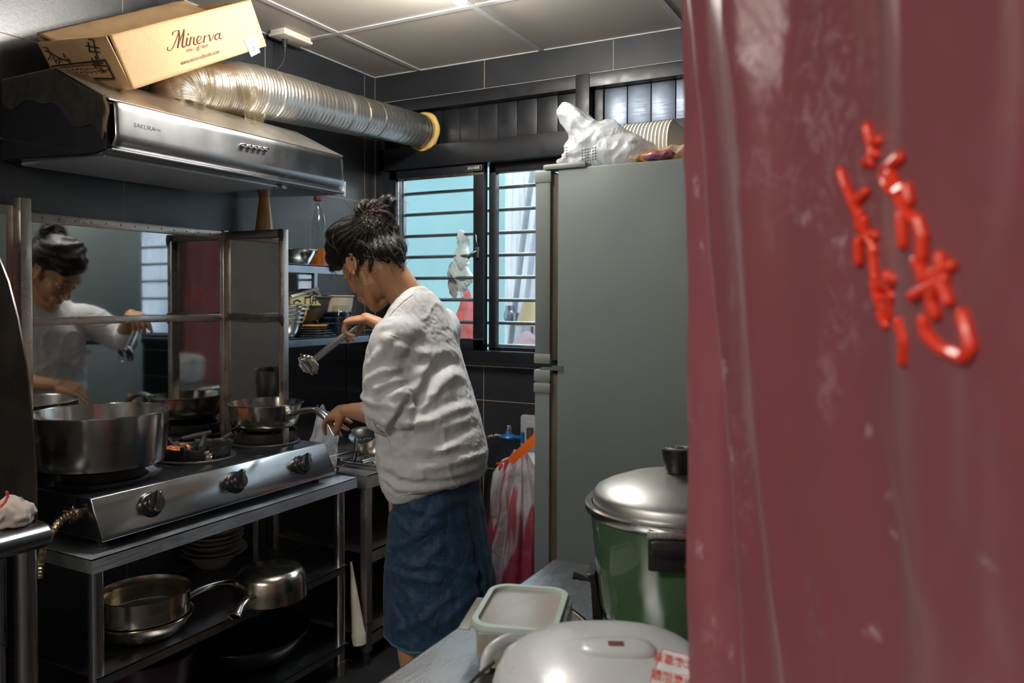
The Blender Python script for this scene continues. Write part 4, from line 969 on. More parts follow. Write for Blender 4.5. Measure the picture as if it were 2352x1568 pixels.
sk.caps([hp(.082,0,.012), hp(.094,0,-.012), hp(.108,0,-.034), hp(.102,0,-.042)], [.008,.0095,.011,.009], 14, 4)
he((.089,0,-.062), (.011,.021,.0065)); he((.087,0,-.073), (.011,.018,.0075)); he((.075,0,-.066), (.018,.03,.022))
# ears: outer rim, inner fold, lobe
for s in (-1, 1):
    er = Matrix.Translation((-.008,s*.074,-.004)) @ Matrix.Rotation(-.25,4,'Y') @ Matrix.Rotation(s*.30,4,'Z')
    ring = [HM @ er @ V((.0175*math.cos(a)*(1-.25*(math.sin(a) < 0)*abs(math.sin(a))), s*.005*(1 if math.cos(a) < 0 else .1), .031*math.sin(a))) for a in [math.radians(q) for q in range(-70, 235, 14)]]
    sk.caps(ring, [.0042]*len(ring), 8, 2)
    anti = [HM @ er @ V((-.004+.008*math.cos(a), s*.002, .001+.018*math.sin(a))) for a in [math.radians(q) for q in range(80, 260, 20)]]
    sk.caps(anti, [.003]*len(anti), 8, 2)
    t = MB(); t.ell((0,0,0), (.015,.0025,.027)); sk.add(t.v, t.f, True, HM @ er @ Matrix.Translation((-.001,-s*.0022,0)))
    t = MB(); t.ell((0,0,0), (.0065,.0045,.009)); sk.add(t.v, t.f, True, HM @ er @ Matrix.Translation((.003,s*.001,-.029)))
    t = MB(); t.ell((0,0,0), (.004,.004,.006)); sk.add(t.v, t.f, True, HM @ er @ Matrix.Translation((.013,s*.002,-.004)))
NB = V((.975,-1.055,1.345))
sk.caps([hp(-.028,0,-.005), hp(-.045,0,-.055), NB+V((-.018,0,.0)), NB+V((.0,0,-.07))], [(.054,.050),(.049,.047),(.052,.050),(.05,.05)], 22, 5)
sk.caps([hp(-.055,.0,-.03), NB+V((.0,0,.01)), NB+V((.01,0,-.06))], [(.04,.04),(.042,.042),(.04,.04)], 20, 4)
# trunk and legs under the clothes
sk.caps([(.975,-1.05,1.24), (.99,-1.05,1.15), (1.0,-1.05,1.0), (1.01,-1.05,.9), (1.015,-1.05,.82)], [(.085,.055),(.115,.062),(.10,.065),(.12,.08),(.115,.085)], 28, 4)
for s in (-1, 1):
    y = -1.05+s*.075
    sk.caps([(1.01,y,.78), (1.015,y,.62), (1.015,y,.45), (1.02,y,.36), (1.035,y,.25), (1.03,y,.09)], [.066,.062,.052,.05,.046,.033], 20, 4)
    y = -1.05+s*.075; sk.caps([(1.05,y,.045), (1.0,y,.045), (.90,y,.028)], [(.034,.035),(.04,.03),(.036,.018)], 16, 4)
# arms
LSH, LEL, LWR = V((.992,-1.205,1.265)), V((.998,-1.218,1.047)), W(797,943,'Y',-1.12)
sk.caps([(.985,-1.12,1.25), LSH+V((0,.012,-.01)), LSH.lerp(LEL,.5), LEL], [.04,.045,.042,.038], 20, 4)
sk.caps([LEL, LEL.lerp(LWR,.35), LEL.lerp(LWR,.75), LWR], [.038,(.040,.036),(.029,.026),(.025,.020)], 20, 4)
RSH, REL, RWR = V((.965,-.885,1.30)), V((.862,-.775,1.19)), W(843,731,'Y',-.885)
sk.caps([(.97,-.98,1.25), RSH+V((0,-.01,-.015)), RSH.lerp(REL,.5), REL], [.04,.045,.04,.036], 20, 4)
sk.caps([REL, REL.lerp(RWR,.35), REL.lerp(RWR,.75), RWR], [.037,(.038,.034),(.027,.024),(.024,.019)], 20, 4)
nails = []
def hand(wr, d, up, thumb, curls, spread, tcurl, k=1.0, tdir=None):
    """palm, four fingers bent at three knuckles and an opposed thumb. up = back of the hand, thumb = +1/-1 side"""
    d = V(d).normalized(); up = V(up); up = (up-d*up.dot(d)).normalized(); s = up.cross(d)*thumb
    palm = wr+d*.045*k
    for q in (-.021,-.007,.007,.022):
        sk.caps([wr+s*q*.55+d*.004*k, wr+s*q*.9+d*.04*k, wr+s*q+d*.082*k*(1-.06*abs(q)/.02)], [(.0125,.0125),(.0135,.012),(.0112,.0098)], 14, 4)
    tips = []
    fl = [(.041,.025,.021),(.045,.028,.022),(.042,.026,.021),(.033,.021,.019)]
    for i in range(4):
        q = (.024,.008,-.008,-.022)[i]; a = spread[i]
        fd = (d*math.cos(a)+s*math.sin(a)).normalized(); p = wr+s*q+d*(.080,.083,.080,.073)[i]*k
        ax = fd.cross(up).normalized(); u2 = up.copy(); pts = [p-fd*.012]; r = [.0098]; ang = 0
        for L_, c in zip(fl[i], curls[i]):
            ang += c; dd = fd*math.cos(ang)-up*math.sin(ang); pts.append(p.copy()); p = p+dd*L_*k; r.append({0:.0088,1:.0082,2:.0074}[len(r)-1])
        pts.append(p); r.append(.0058); sk.caps(pts, r, 12, 4); nn = (dd.cross(ax)).normalized(); nn = nn if nn.dot(up*math.cos(ang)+fd*math.sin(ang)) > 0 else -nn
        nails.append((p-dd*.004+nn*.0045, dd, nn)); tips.append(p)
    b0 = wr+s*.019*k+d*.02*k-up*.004
    t1 = b0+(d*tdir[0]+s*tdir[1]+up*tdir[2])*.042*k; t2 = t1+(d*tcurl[0]+s*tcurl[1]+up*tcurl[2])*.032*k; t3 = t2+(d*tcurl[3]+s*tcurl[4]+up*tcurl[5])*.026*k
    sk.caps([wr+s*.008+d*.006, b0, t1, t2, t3], [.014,.0145,.0115,.0102,.0068], 14, 4)
    dd = (t3-t2).normalized(); nn = (s-dd*s.dot(dd)).normalized(); nails.append((t3-dd*.004+nn*.005, dd, nn)); return tips
# left hand: reaches to the bag, fingers bent together
lk_ = W(760,949,'Y',-1.095)
ld_d = (lk_-LWR).normalized()
lt = hand(LWR-ld_d*.006, ld_d, (.05,-.55,.85), 1, [(.45,.35,.2),(.75,.8,.4),(.95,1.0,.5),(1.05,1.1,.5)], (.05,0,-.02,-.06), (.80,-.1,-.55,.85,-.35,-.35), 1.04, (.62,.35,-.62))
# right hand: holds the tongs from above, index and thumb along the handle
TG0, TG1 = W(826,742,'Y',-.868), W(697,846,'Y',-1.03)
tgd = (TG1-TG0).normalized()
rk2 = W(797,737,'Y',-.905); rd_d = (rk2-RWR).normalized()
rt = hand(RWR-rd_d*.004, rd_d, V((-.25,-.25,.9)), -1, [(.75,.35,.15),(.95,.75,.3),(1.05,1.0,.5),(1.1,1.1,.5)], (.12,.04,-.04,-.1), (.55,-.05,-.75,.6,-.1,-.7), .92, (.55,.62,-.45))
vs, fs, ns = remeshed(sk, .0029, 2)
body = raw(vs, fs).build('body', 'skin', wo)
nb = MB()
M['nail'] = plain('finger_nail', (.62,.38,.3), .25)
for p, dd, nn in nails:
    nb.ell(p, (.0055,.0042,.0012), mat_from((0,0,0), dd, nn).to_3x3(), 10, 6)
nb.build('fingernail', 'nail', wo)['kind'] = 'stuff'
# eyes, lashes, brows, mouth
M['eye'] = plain('eye_white', (.7,.68,.65), .1); M['iris'] = plain('dark_iris', (.02,.012,.008), .08)
for s in (-1, 1):
    e_ = MB(); e_.ell((0,0,0), (.0115,.0115,.0115)); ee = MB(); ee.add(e_.v, e_.f, True, HM @ Matrix.Translation((.0745,s*.031,-.003))); eo = ee.build('eye', 'eye', wo)
    t = MB(); t.ell((0,0,0), (.004,.0055,.0055)); ee = MB(); ee.add(t.v, t.f, True, HM @ Matrix.Translation((.0835,s*.031,-.006))); ee.build('iris', 'iris', eo)
    pts = [hp(.086,s*.018,.0), hp(.0875,s*.028,.004), hp(.084,s*.038,.002), hp(.078,s*.046,-.003)]; MB().tube(smooth_path(pts, .001, 4)[0], .0012, 6).build('eyelashes', 'hair', eo)
    pts = [hp(.0915,s*.012,.024), hp(.0905,s*.026,.030), hp(.082,s*.042,.026)]; MB().tube(smooth_path(pts, .001, 4)[0], [(.0015,.003)]*9, 6).build('eyebrow', 'hair', wo)
M['lip'] = plain('muted_lips', (.36,.13,.10), .4)
for z, rr_ in ((-.0625, (.0105,.019,.0045)), (-.0725, (.0105,.016,.0055))):
    t = MB(); t.ell((0,0,0), rr_); ee = MB(); ee.add(t.v, t.f, True, HM @ Matrix.Translation((.0905,0,z))); ee.build('lip', 'lip', wo)

# ---- hair
BUN = W(868,497,'Y',-1.085)
h = MB()
def we(px, py, y, r, ang=0, rx=0):
    c = W(px, py, 'Y', y); m3 = Matrix.Rotation(math.radians(28), 3, 'Z') @ Matrix.Rotation(ang, 3, 'Y') @ Matrix.Rotation(rx, 3, 'X'); h.ell(c, r, m3, 30, 20); return c
h1 = we(838,557,-1.095, (.114,.086,.073), .25)
_t = MB(); _t.ell((0,0,0), (.104,.086,.090), None, 30, 20); h.add(_t.v, _t.f, True, HM @ Matrix.Translation((-.030,0,.052))); _t = MB(); _t.ell((0,0,0), (.034,.056,.050), None, 26, 18); h.add(_t.v, _t.f, True, HM @ Matrix.Translation((-.088,0,-.022)))
we(783,583,-1.10, (.045,.066,.050), .6); we(800,545,-1.095, (.07,.07,.045), -.5); we(895,583,-1.085, (.047,.062,.066), .2); we(768,600,-1.125, (.018,.028,.034), .2)
we(893,612,-1.095, (.036,.062,.044)); we(862,520,-1.085, (.05,.05,.04)); we(872,588,-1.12, (.045,.045,.042), .3); we(908,626,-1.085, (.031,.056,.038), .4); we(862,605,-1.14, (.018,.028,.028), .4)
h2 = MB()
vs, fs, ns = remeshed(h, .005, 4)
def hairdisp(v, n_, k=1):
    d = (v-BUN); a = math.atan2(d.x+.5*d.y, d.z); return v+n_*k*(.0035*math.sin(a*34+6*nz(v,9,1))+.006*nz(v,14,3)+.004*nz(v,35,5))
vs = [hairdisp(v, n_) for v, n_ in zip(vs, ns)]
cap = raw(vs, fs).build('hair', 'hair', wo)
tree = BVHTree.FromPolygons(vs, fs)
h = MB(); h.ell(BUN, (.05,.046,.047)); rr = random.Random(4)
for k in range(9):
    a = k*.7; c = BUN+V((.028*math.cos(a), -.012+.02*math.sin(a*1.7), .026*math.sin(a)+.004)); h.caps([c+V((-.02,0,.012)), c+V((0,-.018,.0)), c+V((.022,0,-.012))], [.012,.017,.012], 12, 3)
h.caps([BUN+V((.0,0,.02)), W(880,468,'Y',-1.08), W(898,462,'Y',-1.08), W(905,480,'Y',-1.085)], [.024,.02,.015,.008], 12, 3)
vs2, fs2, ns2 = remeshed(h, .004, 2)
vs2 = [v+n_*(.003*math.sin(math.atan2((v-BUN).z,(v-BUN).x)*18+9*nz(v,12,2))+.005*nz(v,30,6)) for v, n_ in zip(vs2, ns2)]
bun = raw(vs2, fs2).build('hair_bun', 'hair', wo)
tree2 = BVHTree.FromPolygons(vs2, fs2)
st1, st2_ = MB(), MB(); rr = random.Random(11)
def strand(mb, p, d, n_steps, step, tr, stick, r, curl, seed):
    pts = [p.copy()]; d = d.normalized()
    for i in range(n_steps):
        d = (d+V((nz(p*12,1,seed), nz(p*12,1,seed+3), nz(p*12,1,seed+7)))*curl).normalized(); p = p+d*step
        if tr is not None:
            q, nn, _, dist = tr.find_nearest(p)
            if q is not None and dist < .05: p = p.lerp(q+nn*(.0012+.004*rr.random()*rr.random()), stick)
        pts.append(p.copy())
    if len(pts) > 2: mb.tube(pts, [r]*(len(pts)-1)+[r*.4], 3, cap=False)
N1 = len(vs)
for k in range(1250):
    i = rr.randrange(N1); v = vs[i]
    if (v-EYE).dot(ns[i]) > .25: continue
    t = (BUN-v); t = t-ns[i]*t.dot(ns[i])
    if t.length < 1e-4: continue
    fly = rr.random() < .16
    strand(st1, v+ns[i]*.001, t*(1 if rr.random() < .8 else -1)+V((rr.gauss(0,.25),)*3)*t.length, rr.randint(8,16), .0062, tree, .1 if fly else .8, .0005, .55 if fly else .18, k*.37)
N2 = len(vs2)
for k in range(420):
    i = rr.randrange(N2); v = vs2[i]; t = ns2[i].cross(V((rr.gauss(.2,.4), -1, rr.gauss(.3,.4)))); fly = rr.random() < .22
    strand(st2_ if (v.x > BUN.x+.012 and v.z < BUN.z+.01) else st1, v+ns2[i]*.001, t, rr.randint(7,14), .006, tree2, .05 if fly else .8, .00045, .6 if fly else .2, k*.71)
for k in range(120):   # wisps at the nape and temple
    s0 = hp(-.075+rr.gauss(0,.012), .03+rr.gauss(0,.02), -.02+rr.gauss(0,.012)); strand(st1, s0, V((.55+rr.gauss(0,.35), -.25, -.35+rr.gauss(0,.4))), rr.randint(6,16), .006, None, 0, .00032, .35, k)
for k in range(26):
    s0 = W(765+rr.gauss(0,7), 612+rr.gauss(0,8), 'Y', -1.12); strand(st1, s0, V((-.1+rr.gauss(0,.3), 0, -1)), rr.randint(4,8), .005, None, 0, .00035, .4, k)
for k in range(14):
    s0 = hp(.005+rr.gauss(0,.006), .079, -.02); strand(st1, s0, V((.25,-.1,-1)), rr.randint(6,13), .006, None, 0, .00032, .3, k+50)
st1.build('loose_hair', 'strand', wo, fixn=False, autos=False)['kind'] = 'stuff'
st2_.build('reddish_loose_hair', 'strand_red', wo, fixn=False, autos=False)['kind'] = 'stuff'

# ---- shirt
DIST = 2.33
def trow(y, xl, xr, bY, cy=-1.05, tilt=0, seg=96):
    c = W((xl+xr)/2, y, 'Y', cy); hm = (xr-xl)/2*DIST/1786; a2 = hm*hm-(.552*bY)**2; a = math.sqrt(max(a2, .0004))/.834
    out = []
    for j in range(seg):
        t = 2*PI*j/seg; x, yy = a*math.cos(t), bY*math.sin(t); out.append(V((c.x+x, cy+yy, c.z+tilt*x)))
    return out
t_ = MB()
t_.loft([trow(660,946,968,.035,-1.055,.3), trow(668,932,982,.06,-1.055,.3), trow(682,912,1000,.085,-1.055,.3), trow(702,896,1018,.12,-1.052,.3), trow(735,880,1038,.155,-1.05,.25), trow(790,868,1056,.170), trow(880,866,1082,.180), trow(970,866,1108,.185), trow(1050,868,1124,.192,-1.05,.08), trow(1100,880,1118,.188,-1.05,.14), trow(1118,893,1102,.178,-1.05,.2), trow(1127,899,1090,.172,-1.05,.2), trow(1130,905,1082,.165,-1.05,.2)])
t_.caps([(1.0,-1.13,1.27), (.988,-1.185,1.255), (.980,-1.215,1.16), (.99,-1.225,1.09), (.988,-1.222,1.05)], [.060,.062,.060,.064,.058], 26, 5)
cd = (LWR-LEL).normalized(); CUF = LEL-cd*.035
t_.caps([(1.03,-1.222,1.065), CUF], [(.062,.060),(.054,.052)], 26, 5)
t_.caps([(.99,-.98,1.25), (.955,-.895,1.275), (.90,-.81,1.22), (.855,-.775,1.19), (.80,-.805,1.21)], [.075,.07,.066,.06,.05], 24, 5)
vs, fs, ns = remeshed(t_, .0056, 14)
def seg2(p, a, b):
    ab = b-a; t = max(0, min(1, (p-a).dot(ab)/(ab.dot(ab)+1e-9))); return (p-a-ab*t).length, t
folds = [  # (polyline in sight coordinates on the near side plane, width, height)
 ([(905,772),(922,792),(945,815)], .012, .010), ([(884,830),(905,800),(912,775)], .013,.010), ([(880,872),(905,850),(935,842)], .013,.012), ([(905,885),(930,872),(952,850)], .012,.012),
 ([(868,905),(900,918),(935,925)], .010,.010), ([(862,925),(890,948),(920,960)], .010,.010), ([(930,905),(952,890),(958,865)], .014,.012), ([(915,850),(935,880),(940,900)], .011,.009),
 ([(982,770),(985,830),(968,905)], .014,.013), ([(1005,760),(1018,830),(1020,900)], .012,.008), ([(1058,800),(1066,860),(1050,905),(1000,955),(960,975)], .016,.018), ([(1040,770),(1062,830)], .014,.010),
 ([(958,965),(995,985),(1040,965),(1085,965)], .014,.013), ([(965,1025),(1010,1040),(1060,1035)], .014,.014), ([(905,1065),(960,1078),(1020,1070),(1085,1045)], .015,.016), ([(938,1090),(1000,1098),(1060,1095),(1105,1075)], .013,.013),
 ([(890,1085),(930,1112),(980,1120),(1035,1128)], .011,.012), ([(1085,960),(1092,1010),(1098,1070)], .014,.012), ([(915,990),(925,1040),(940,1080)], .010,.007), ([(880,1000),(885,1060),(900,1090)], .014,.010), ([(1000,1040),(1030,1010),(1060,1000)], .010,.009), ([(972,800),(968,850),(965,900),(950,955),(930,985)], .010,-.022)]
FW = [([V(((p := W(x, y, 'Y', -1.2)).x, p.z)) for x, y in pl], w, hh) for pl, w, hh in folds]
def shirt_disp(v, n_):
    near = max(0, min(1, (-n_.y+.35)/.5)); q = V((v.x, v.z)); d = 0
    for pl, w, hh in FW:
        m = min((seg2(q, a, b) for a, b in zip(pl, pl[1:])), key=lambda t: t[0]); x = m[0]/w
        if x < 4: d += .62*hh*(math.exp(-x*x)-.35*math.exp(-((x-1.7)/.8)**2))
    w3 = V(((v.x+v.z)*1.0, v.y*.8, (v.x-v.z*.7)*.5)); cr_ = max(0, 1-abs(nz(w3,11,21))*5)**2*.0045*max(0, min(1, .5+2*nz(v,4,33)))
    wv = V((v.x*1.3+.4*nz(v,5,1), v.y*1.2, v.z*1.3+.4*nz(v,6,2)))
    rid = (.5-abs(nz(wv,8,4)))*.003+(.5-abs(nz(wv,26,8)))*.003+nz(wv,50,2)*.001
    hem = min(1, max(0, (v.z-.755)/.05)); return v + n_*((d*near+rid+cr_)*(.35+.65*hem)-.002)
vs = [shirt_disp(v, n_) for v, n_ in zip(vs, ns)]
shirt = raw(vs, fs).build('shirt', 'shirt', wo)
stree = BVHTree.FromPolygons(vs, fs)
def onto(tr, pts, off=.0012, step=10):
    out = []
    for a, b in zip(pts, pts[1:]):
        k = max(2, int(math.dist(a, b)/step))
        for i in range(k): out.append((a[0]+(b[0]-a[0])*i/k, a[1]+(b[1]-a[1])*i/k))
    out.append(pts[-1]); res = []
    for x, y in out:
        d = (CF+CR*(x-1176)/FPX-CU*(y-PPY)/FPX).normalized(); hit = tr.ray_cast(EYE, d)
        if hit[0]: res.append(hit[0]-d*off)
    return res
M['seam'] = plain('shirt_seam', (.5,.49,.47), .9)
for pl in ([(889,768),(920,775),(942,790),(955,808)], [(953,672),(925,693),(905,713),(893,727)], [(905,1145),(925,1136),(955,1131),(985,1128)]):
    q = onto(stree, pl, .0004)
    if len(q) > 2: MB().tube(q, .0013, 6).build('seam', 'seam', shirt)
# rolled cuff at the left elbow with ribbed band
c1_ = LEL-cd*.004
P, R = smooth_path([c1_+cd*.002, c1_+cd*.012, c1_+cd*.026, c1_+cd*.040, c1_+cd*.046], [.050,.059,.059,.053,.045], 4)
def cuff(u, v):
    i = v*(len(P)-1); k = int(min(i, len(P)-2)); p = P[k].lerp(P[k+1], i-k); r = R[k]+(R[k+1]-R[k])*(i-k); a = u*2*PI
    t = cd; x = t.orthogonal().normalized(); y = t.cross(x); r *= 1+.06*nz((math.cos(a)*2, math.sin(a)*2, v*3))+.03*math.sin(v*9+2*math.cos(a)); return p+x*math.cos(a)*r+y*math.sin(a)*r*.95
MB().sheet(cuff, 80, 24).build('rolled_cuff', 'shirt', wo, solid=.004)
rb = MB()
def rib(u, v):
    a = math.radians(360*u); t = cd; p = c1_-cd*(.010-.020*v); x = t.orthogonal().normalized(); y = t.cross(x); r = .0595+.0012*math.sin(u*2*PI*60); return p+x*math.cos(a)*r+y*math.sin(a)*r*.97
MB().sheet(rib, 360, 6).build('ribbed_band', 'shirt', wo, solid=.003)

# ---- skirt
def srow(y, xl, xr, bY, cy=-1.05, amp=0, seg=180, z=None):
    c = W((xl+xr)/2, y, 'Y', cy); hm = (xr-xl)/2*DIST/1786; a = math.sqrt(max(hm*hm-(.552*bY)**2, .0004))/.834; out = []
    for j in range(seg):
        t = 2*PI*j/seg; tt = (t+PI) % (2*PI)-PI; g = -.07*math.exp(-((tt+.14)/.055)**2)+.035*math.exp(-((tt-.05)/.10)**2)+.02*math.exp(-((tt+.32)/.09)**2)
        k = 1+amp*(g+.010*math.sin(t*7+y*.004)+.008*math.sin(t*13+1))+.03*nz((math.cos(t)*2.2, math.sin(t)*2.2, y*.006))*amp+.018*nz((math.cos(t)*6, math.sin(t)*6, y*.02))*amp
        out.append(V((c.x+a*math.cos(t)*k, cy+bY*math.sin(t)*k, c.z)))
    return out
rows = []
for i in range(61):
    u = i/60; y = 1085+(1440-1085)*u; xl = 910+(890-910)*min(1, u*1.4)-4*math.sin(PI*u); xr = 1098+(1142-1098)*min(1, u*1.25); rows.append(srow(y, xl, xr, .158+.022*u, amp=.25+.95*u))
sm = MB(); sm.loft(rows, True, False)
sv, sf = sm.v, sm.f
ex_folds = [([(905,1250),(960,1235),(1000,1200)], .012,.009), ([(915,1180),(960,1215),(1015,1165)], .011,.008), ([(900,1330),(930,1380),(960,1420)], .008,-.007), ([(1000,1290),(1030,1310),(1060,1350)], .009,.009), ([(960,1350),(985,1400),(1010,1430)], .009,.008), ([(905,1300),(950,1310),(1010,1330)], .011,.008), ([(940,1430),(990,1410),(1030,1370)], .009,.007), ([(960,1160),(990,1175),(1010,1155)], .009,.007), ([(1010,1250),(985,1290),(930,1280)], .010,.008), ([(1030,1420),(1060,1380),(1080,1330)], .008,.007)]
FS = [([V(((p := W(x, y, 'Y', -1.18)).x, p.z)) for x, y in pl], w, hh) for pl, w, hh in ex_folds]
out = []
for v in sv:
    q = V((v.x, v.z)); d = 0
    if v.y < -1.05:
        for pl, w, hh in FS:
            x = min(seg2(q, a, b)[0] for a, b in zip(pl, pl[1:]))/w
            if x < 4: d += hh*math.exp(-x*x)
    n_ = V((v.x-1.03, (v.y+1.05), 0)).normalized(); out.append(v+n_*(d+.004*nz(v,22,3)+.0025*nz(v,55,6)))
sk2 = MB(); sk2.add(out, sf)
skirt = sk2.build('skirt', 'denim', wo, solid=.003)
ktree = BVHTree.FromPolygons(out, sf)
M['stitch'] = plain('light_blue_hem', (.05,.14,.2), .7)
rim = [V(p) for p in out[-180:]]; MB().tube([p+V((0,0,.003)) for p in rim]+[rim[0]+V((0,0,.003))], .0042, 8, cap=False).build('hem', 'stitch', skirt)
M['dark_seam'] = plain('dark_seam', (.006,.015,.03), .8)
for pl in ([(1014,1150),(1020,1215),(1027,1283)], [(1027,1283),(985,1290),(960,1296),(893,1297)], [(905,1160),(899,1220),(893,1297)]):
    q = onto(ktree, pl, .0002)
    if len(q) > 2: MB().tube(q, .0013, 6).build('pocket_seam', 'dark_seam', skirt)
# shoes
for s in (-1, 1):
    y = -1.05+s*.075; b = MB(); b.caps([(1.075,y,.022), (1.0,y,.022), (.88,y,.02)], [(.038,.02),(.044,.02),(.042,.018)], 18, 4); b.v = [V((v.x, v.y, max(v.z, .001))) for v in b.v]; b.build('slipper', 'rubber', wo)

# ================================================================== TONGS
tg = thing('kitchen_tongs', 'shiny steel tongs held in the right hand of the person', 'tongs', TG0)
side = tgd.cross(V((.5,.83,.1))).normalized(); fwd = side.cross(tgd).normalized()
LT = (TG1-TG0).length
for s in (-1, 1):
    pts = [TG0+side*s*.004, TG0+tgd*LT*.3+side*s*.008, TG0+tgd*LT*.6+side*s*.010, TG0+tgd*LT*.82+side*s*.011]
    P, R = smooth_path(pts, [(.0085,.003),(.0095,.004),(.009,.004),(.0075,.003)], 6)
    arm = MB().tube(P, R, 14, up=side).build('arm', 'steel_smooth', tg)
    def shell(u, v, s=s):
        a = (u-.5)*PI*.95; t = v; w = .009+.028*math.sin(PI*min(1, t*.85+.12)); lob = 1+.10*math.sin(t*20)*(1 if v > .2 else 0)
        return P[-1] + tgd*(LT*.20*t) + fwd*math.sin(a)*w*lob + side*s*(.004+.010*math.cos(a)*math.sin(PI*min(1, t+.15)))
    MB().sheet(shell, 24, 24).build('scalloped_head', 'steel_smooth', arm, solid=.0015)
MB().ell(TG0+tgd*.0, (.010,.010,.010)).build('hinge_end', 'steel_smooth', tg)
# ================================================================== REFRIGERATOR
FX0, FX1, FY0, FY1 = 1.315, 1.93, -.775, -.40
rf = thing('refrigerator', 'grey green two door refrigerator seen from its side next to the window', 'refrigerator', (1.6,-.45,0))
MB().bb((FX0,FY0,.03), (FX1,FY1,1.775), .006).build('cabinet', 'fridge', rf)
for z0, z1, nm in ((1.168,1.768,'freezer_door'), (.06,1.145,'fridge_door')):
    d = MB().bb((1.238,FY0-.004,z0), (1.292,FY1,z1), .008).build(nm, 'fridge', rf)
    for q0, q1 in ((z1-.035,z1+.002), (z0-.002,z0+.03)): MB().bb((1.236,FY0-.006,q0), (1.294,FY0+.1,q1), .005).build('door_cap', 'fridge_trim', d)
    MB().bb((1.292,FY0+.006,z0+.01), (1.3145,FY1-.01,z1-.01), .002).build('gasket', 'gasket', d)
b = MB(); b.bb((1.236,FY0-.007,1.075), (1.294,FY0+.06,1.105), .004); b.build('door_band', 'fridge_trim', rf)
b = MB(); b.bb((1.255,FY0-.002,1.147), (1.32,FY0+.03,1.153)); b.bb((1.30,FY0-.004,1.150), (1.335,FY0+.02,1.162)); b.build('hinge', 'steel_dark', rf)
MB().bb((1.265,FY0-.006,1.772), (1.41,FY0+.05,1.79), .007).build('hinge_cover', 'fridge_trim', rf)
for x in (1.36, 1.88):
    for y in (-.73,-.45): MB().lathe([(0,0),(.018,0),(.018,.03),(0,.03)], (x,y,0), 12).build('foot', 'rubber', rf)

FT = 1.7755
def crumple(c, r, seed, amp, cut, mat, vox=.005, tip=None, frq=13):
    mb = MB(); mb.ell(c, r, seg=40, rings=26)
    if tip: mb.tube([c, c.lerp(V(tip), .6), V(tip)], [min(r)*.9, min(r)*.6, min(r)*.25], 20)
    vs, fs, ns = remeshed(mb, vox, 2)
    out = []
    for v, n_ in zip(vs, ns):
        v2 = v+V((nz(v,6,seed+2),nz(v,6,seed+3),nz(v,6,seed+5)))*.03; a = abs(nz(v2, frq, seed)); b_ = abs(nz(v2, frq*2.3, seed+4)); c_ = nz(v, frq*.5, seed+8)
        w = v + n_*(amp*(c_*1.2 + 1.1*(.3-a) + .6*(.3-b_))); w.z = max(w.z, cut); out.append(w)
    return raw(out, fs)
b = crumple(V((1.405,-.64,1.85)), (.135,.09,.09), 2, .03, FT+.001, 'bag_white', tip=tuple(W(1288,248,'Y',-.66)), frq=8); bt1 = BVHTree.FromPolygons(b.v, b.f)
tag(b.build('carrier_bag', 'bag_white', origin=(1.42,-.62,FT)), 'tall crumpled white carrier bag on the window corner of the refrigerator top', 'plastic bag')
b = crumple(V((1.49,-.69,1.82)), (.10,.06,.055), 5, .02, FT+.001, 'bag_white', tip=(1.47,-.67,1.88), frq=9); bt2 = BVHTree.FromPolygons(b.v, b.f)
cb = tag(b.build('carrier_bag', 'bag_white', origin=(1.52,-.69,FT)), 'lower white carrier bag with printed marks at refrigerator front edge', 'plastic bag')
pr = MB(); rr = random.Random(5)
for x0, tr_ in ((1272, bt1), (1338, bt1), (1338, bt2)):
    for k in range(6):
        for j in range(5):
            px_, py_ = x0+k*6, 345+j*6.5-k*1.2; d = (CF+CR*(px_-1176)/FPX-CU*(py_-PPY)/FPX).normalized(); hit = tr_.ray_cast(EYE, d)
            if hit[0] and (tr_ is bt2 or not bt2.ray_cast(EYE, d)[0]): pr.box(hit[0]-d*.0005, (.004+.001*rr.random(), .0012, .004))
text_mb('回收袋', .011, frame4(W(1453,327,'Y',-.765), (1,0,0), (0,0,1)), extr=.0003).build('printed_marks', 'dark_ink', cb, fixn=False)
pr.build('printed_grid', 'dark_ink', cb)['kind'] = 'stuff'
b = crumple(V((1.31,-.70,1.80)), (.03,.03,.032), 9, .032, FT+.016, 'film_amber', .004, frq=22); tag(b.build('clear_wrapper', 'bag_clear', origin=(1.3,-.72,FT+.016)), 'torn clear wrapper poking out left of the white bags on refrigerator', 'wrapper')
wn = ['leftmost']+[f'number {k} from the left' for k in range(2, 40)]
ordn = ['leftmost', 'second', 'third', 'fourth', 'fifth', 'sixth', 'seventh', 'eighth', 'ninth', 'tenth', 'eleventh', 'twelfth', 'thirteenth', 'fourteenth', 'fifteenth', 'sixteenth']
fbp = [(0,0),(.035,0),(.04,.003),(.080,.05),(.085,.052),(.085,.056),(.079,.055),(.037,.006),(0,.004)]
proto = None
for k in range(16):
    x = 1.475+.0125*k; loc = V((x, -.52, FT+.0855)); lab = f'white foam bowl lying sideways on refrigerator, {ordn[k]} of the row' + ('' if k == 0 else ' from the left')
    if proto is None:
        proto = tag(MB().lathe(fbp, (0,0,0), 40, RY(-PI/2)).build('foam_bowl', 'screen_white', origin=(0,0,0)), lab, 'bowl', 'foam bowls nested sideways on the refrigerator'); proto.location = loc
    else: copy_thing(proto, loc, lab)
b = crumple(V((1.66,-.63,1.81)), (.09,.05,.035), 12, .022, FT+.001, 'x', .005, frq=16); M['snackbag'] = film_mat('amber_snack_film', (.75,.55,.35), .5, .12, 40, 1)
tag(b.build('snack_bag', 'snackbag', origin=(1.64,-.63,FT)), 'crinkled clear snack bag in front of the foam bowls', 'snack bag')
M['noodle'] = plain('orange_noodles', (.6,.25,.04), .4, bump=.5)
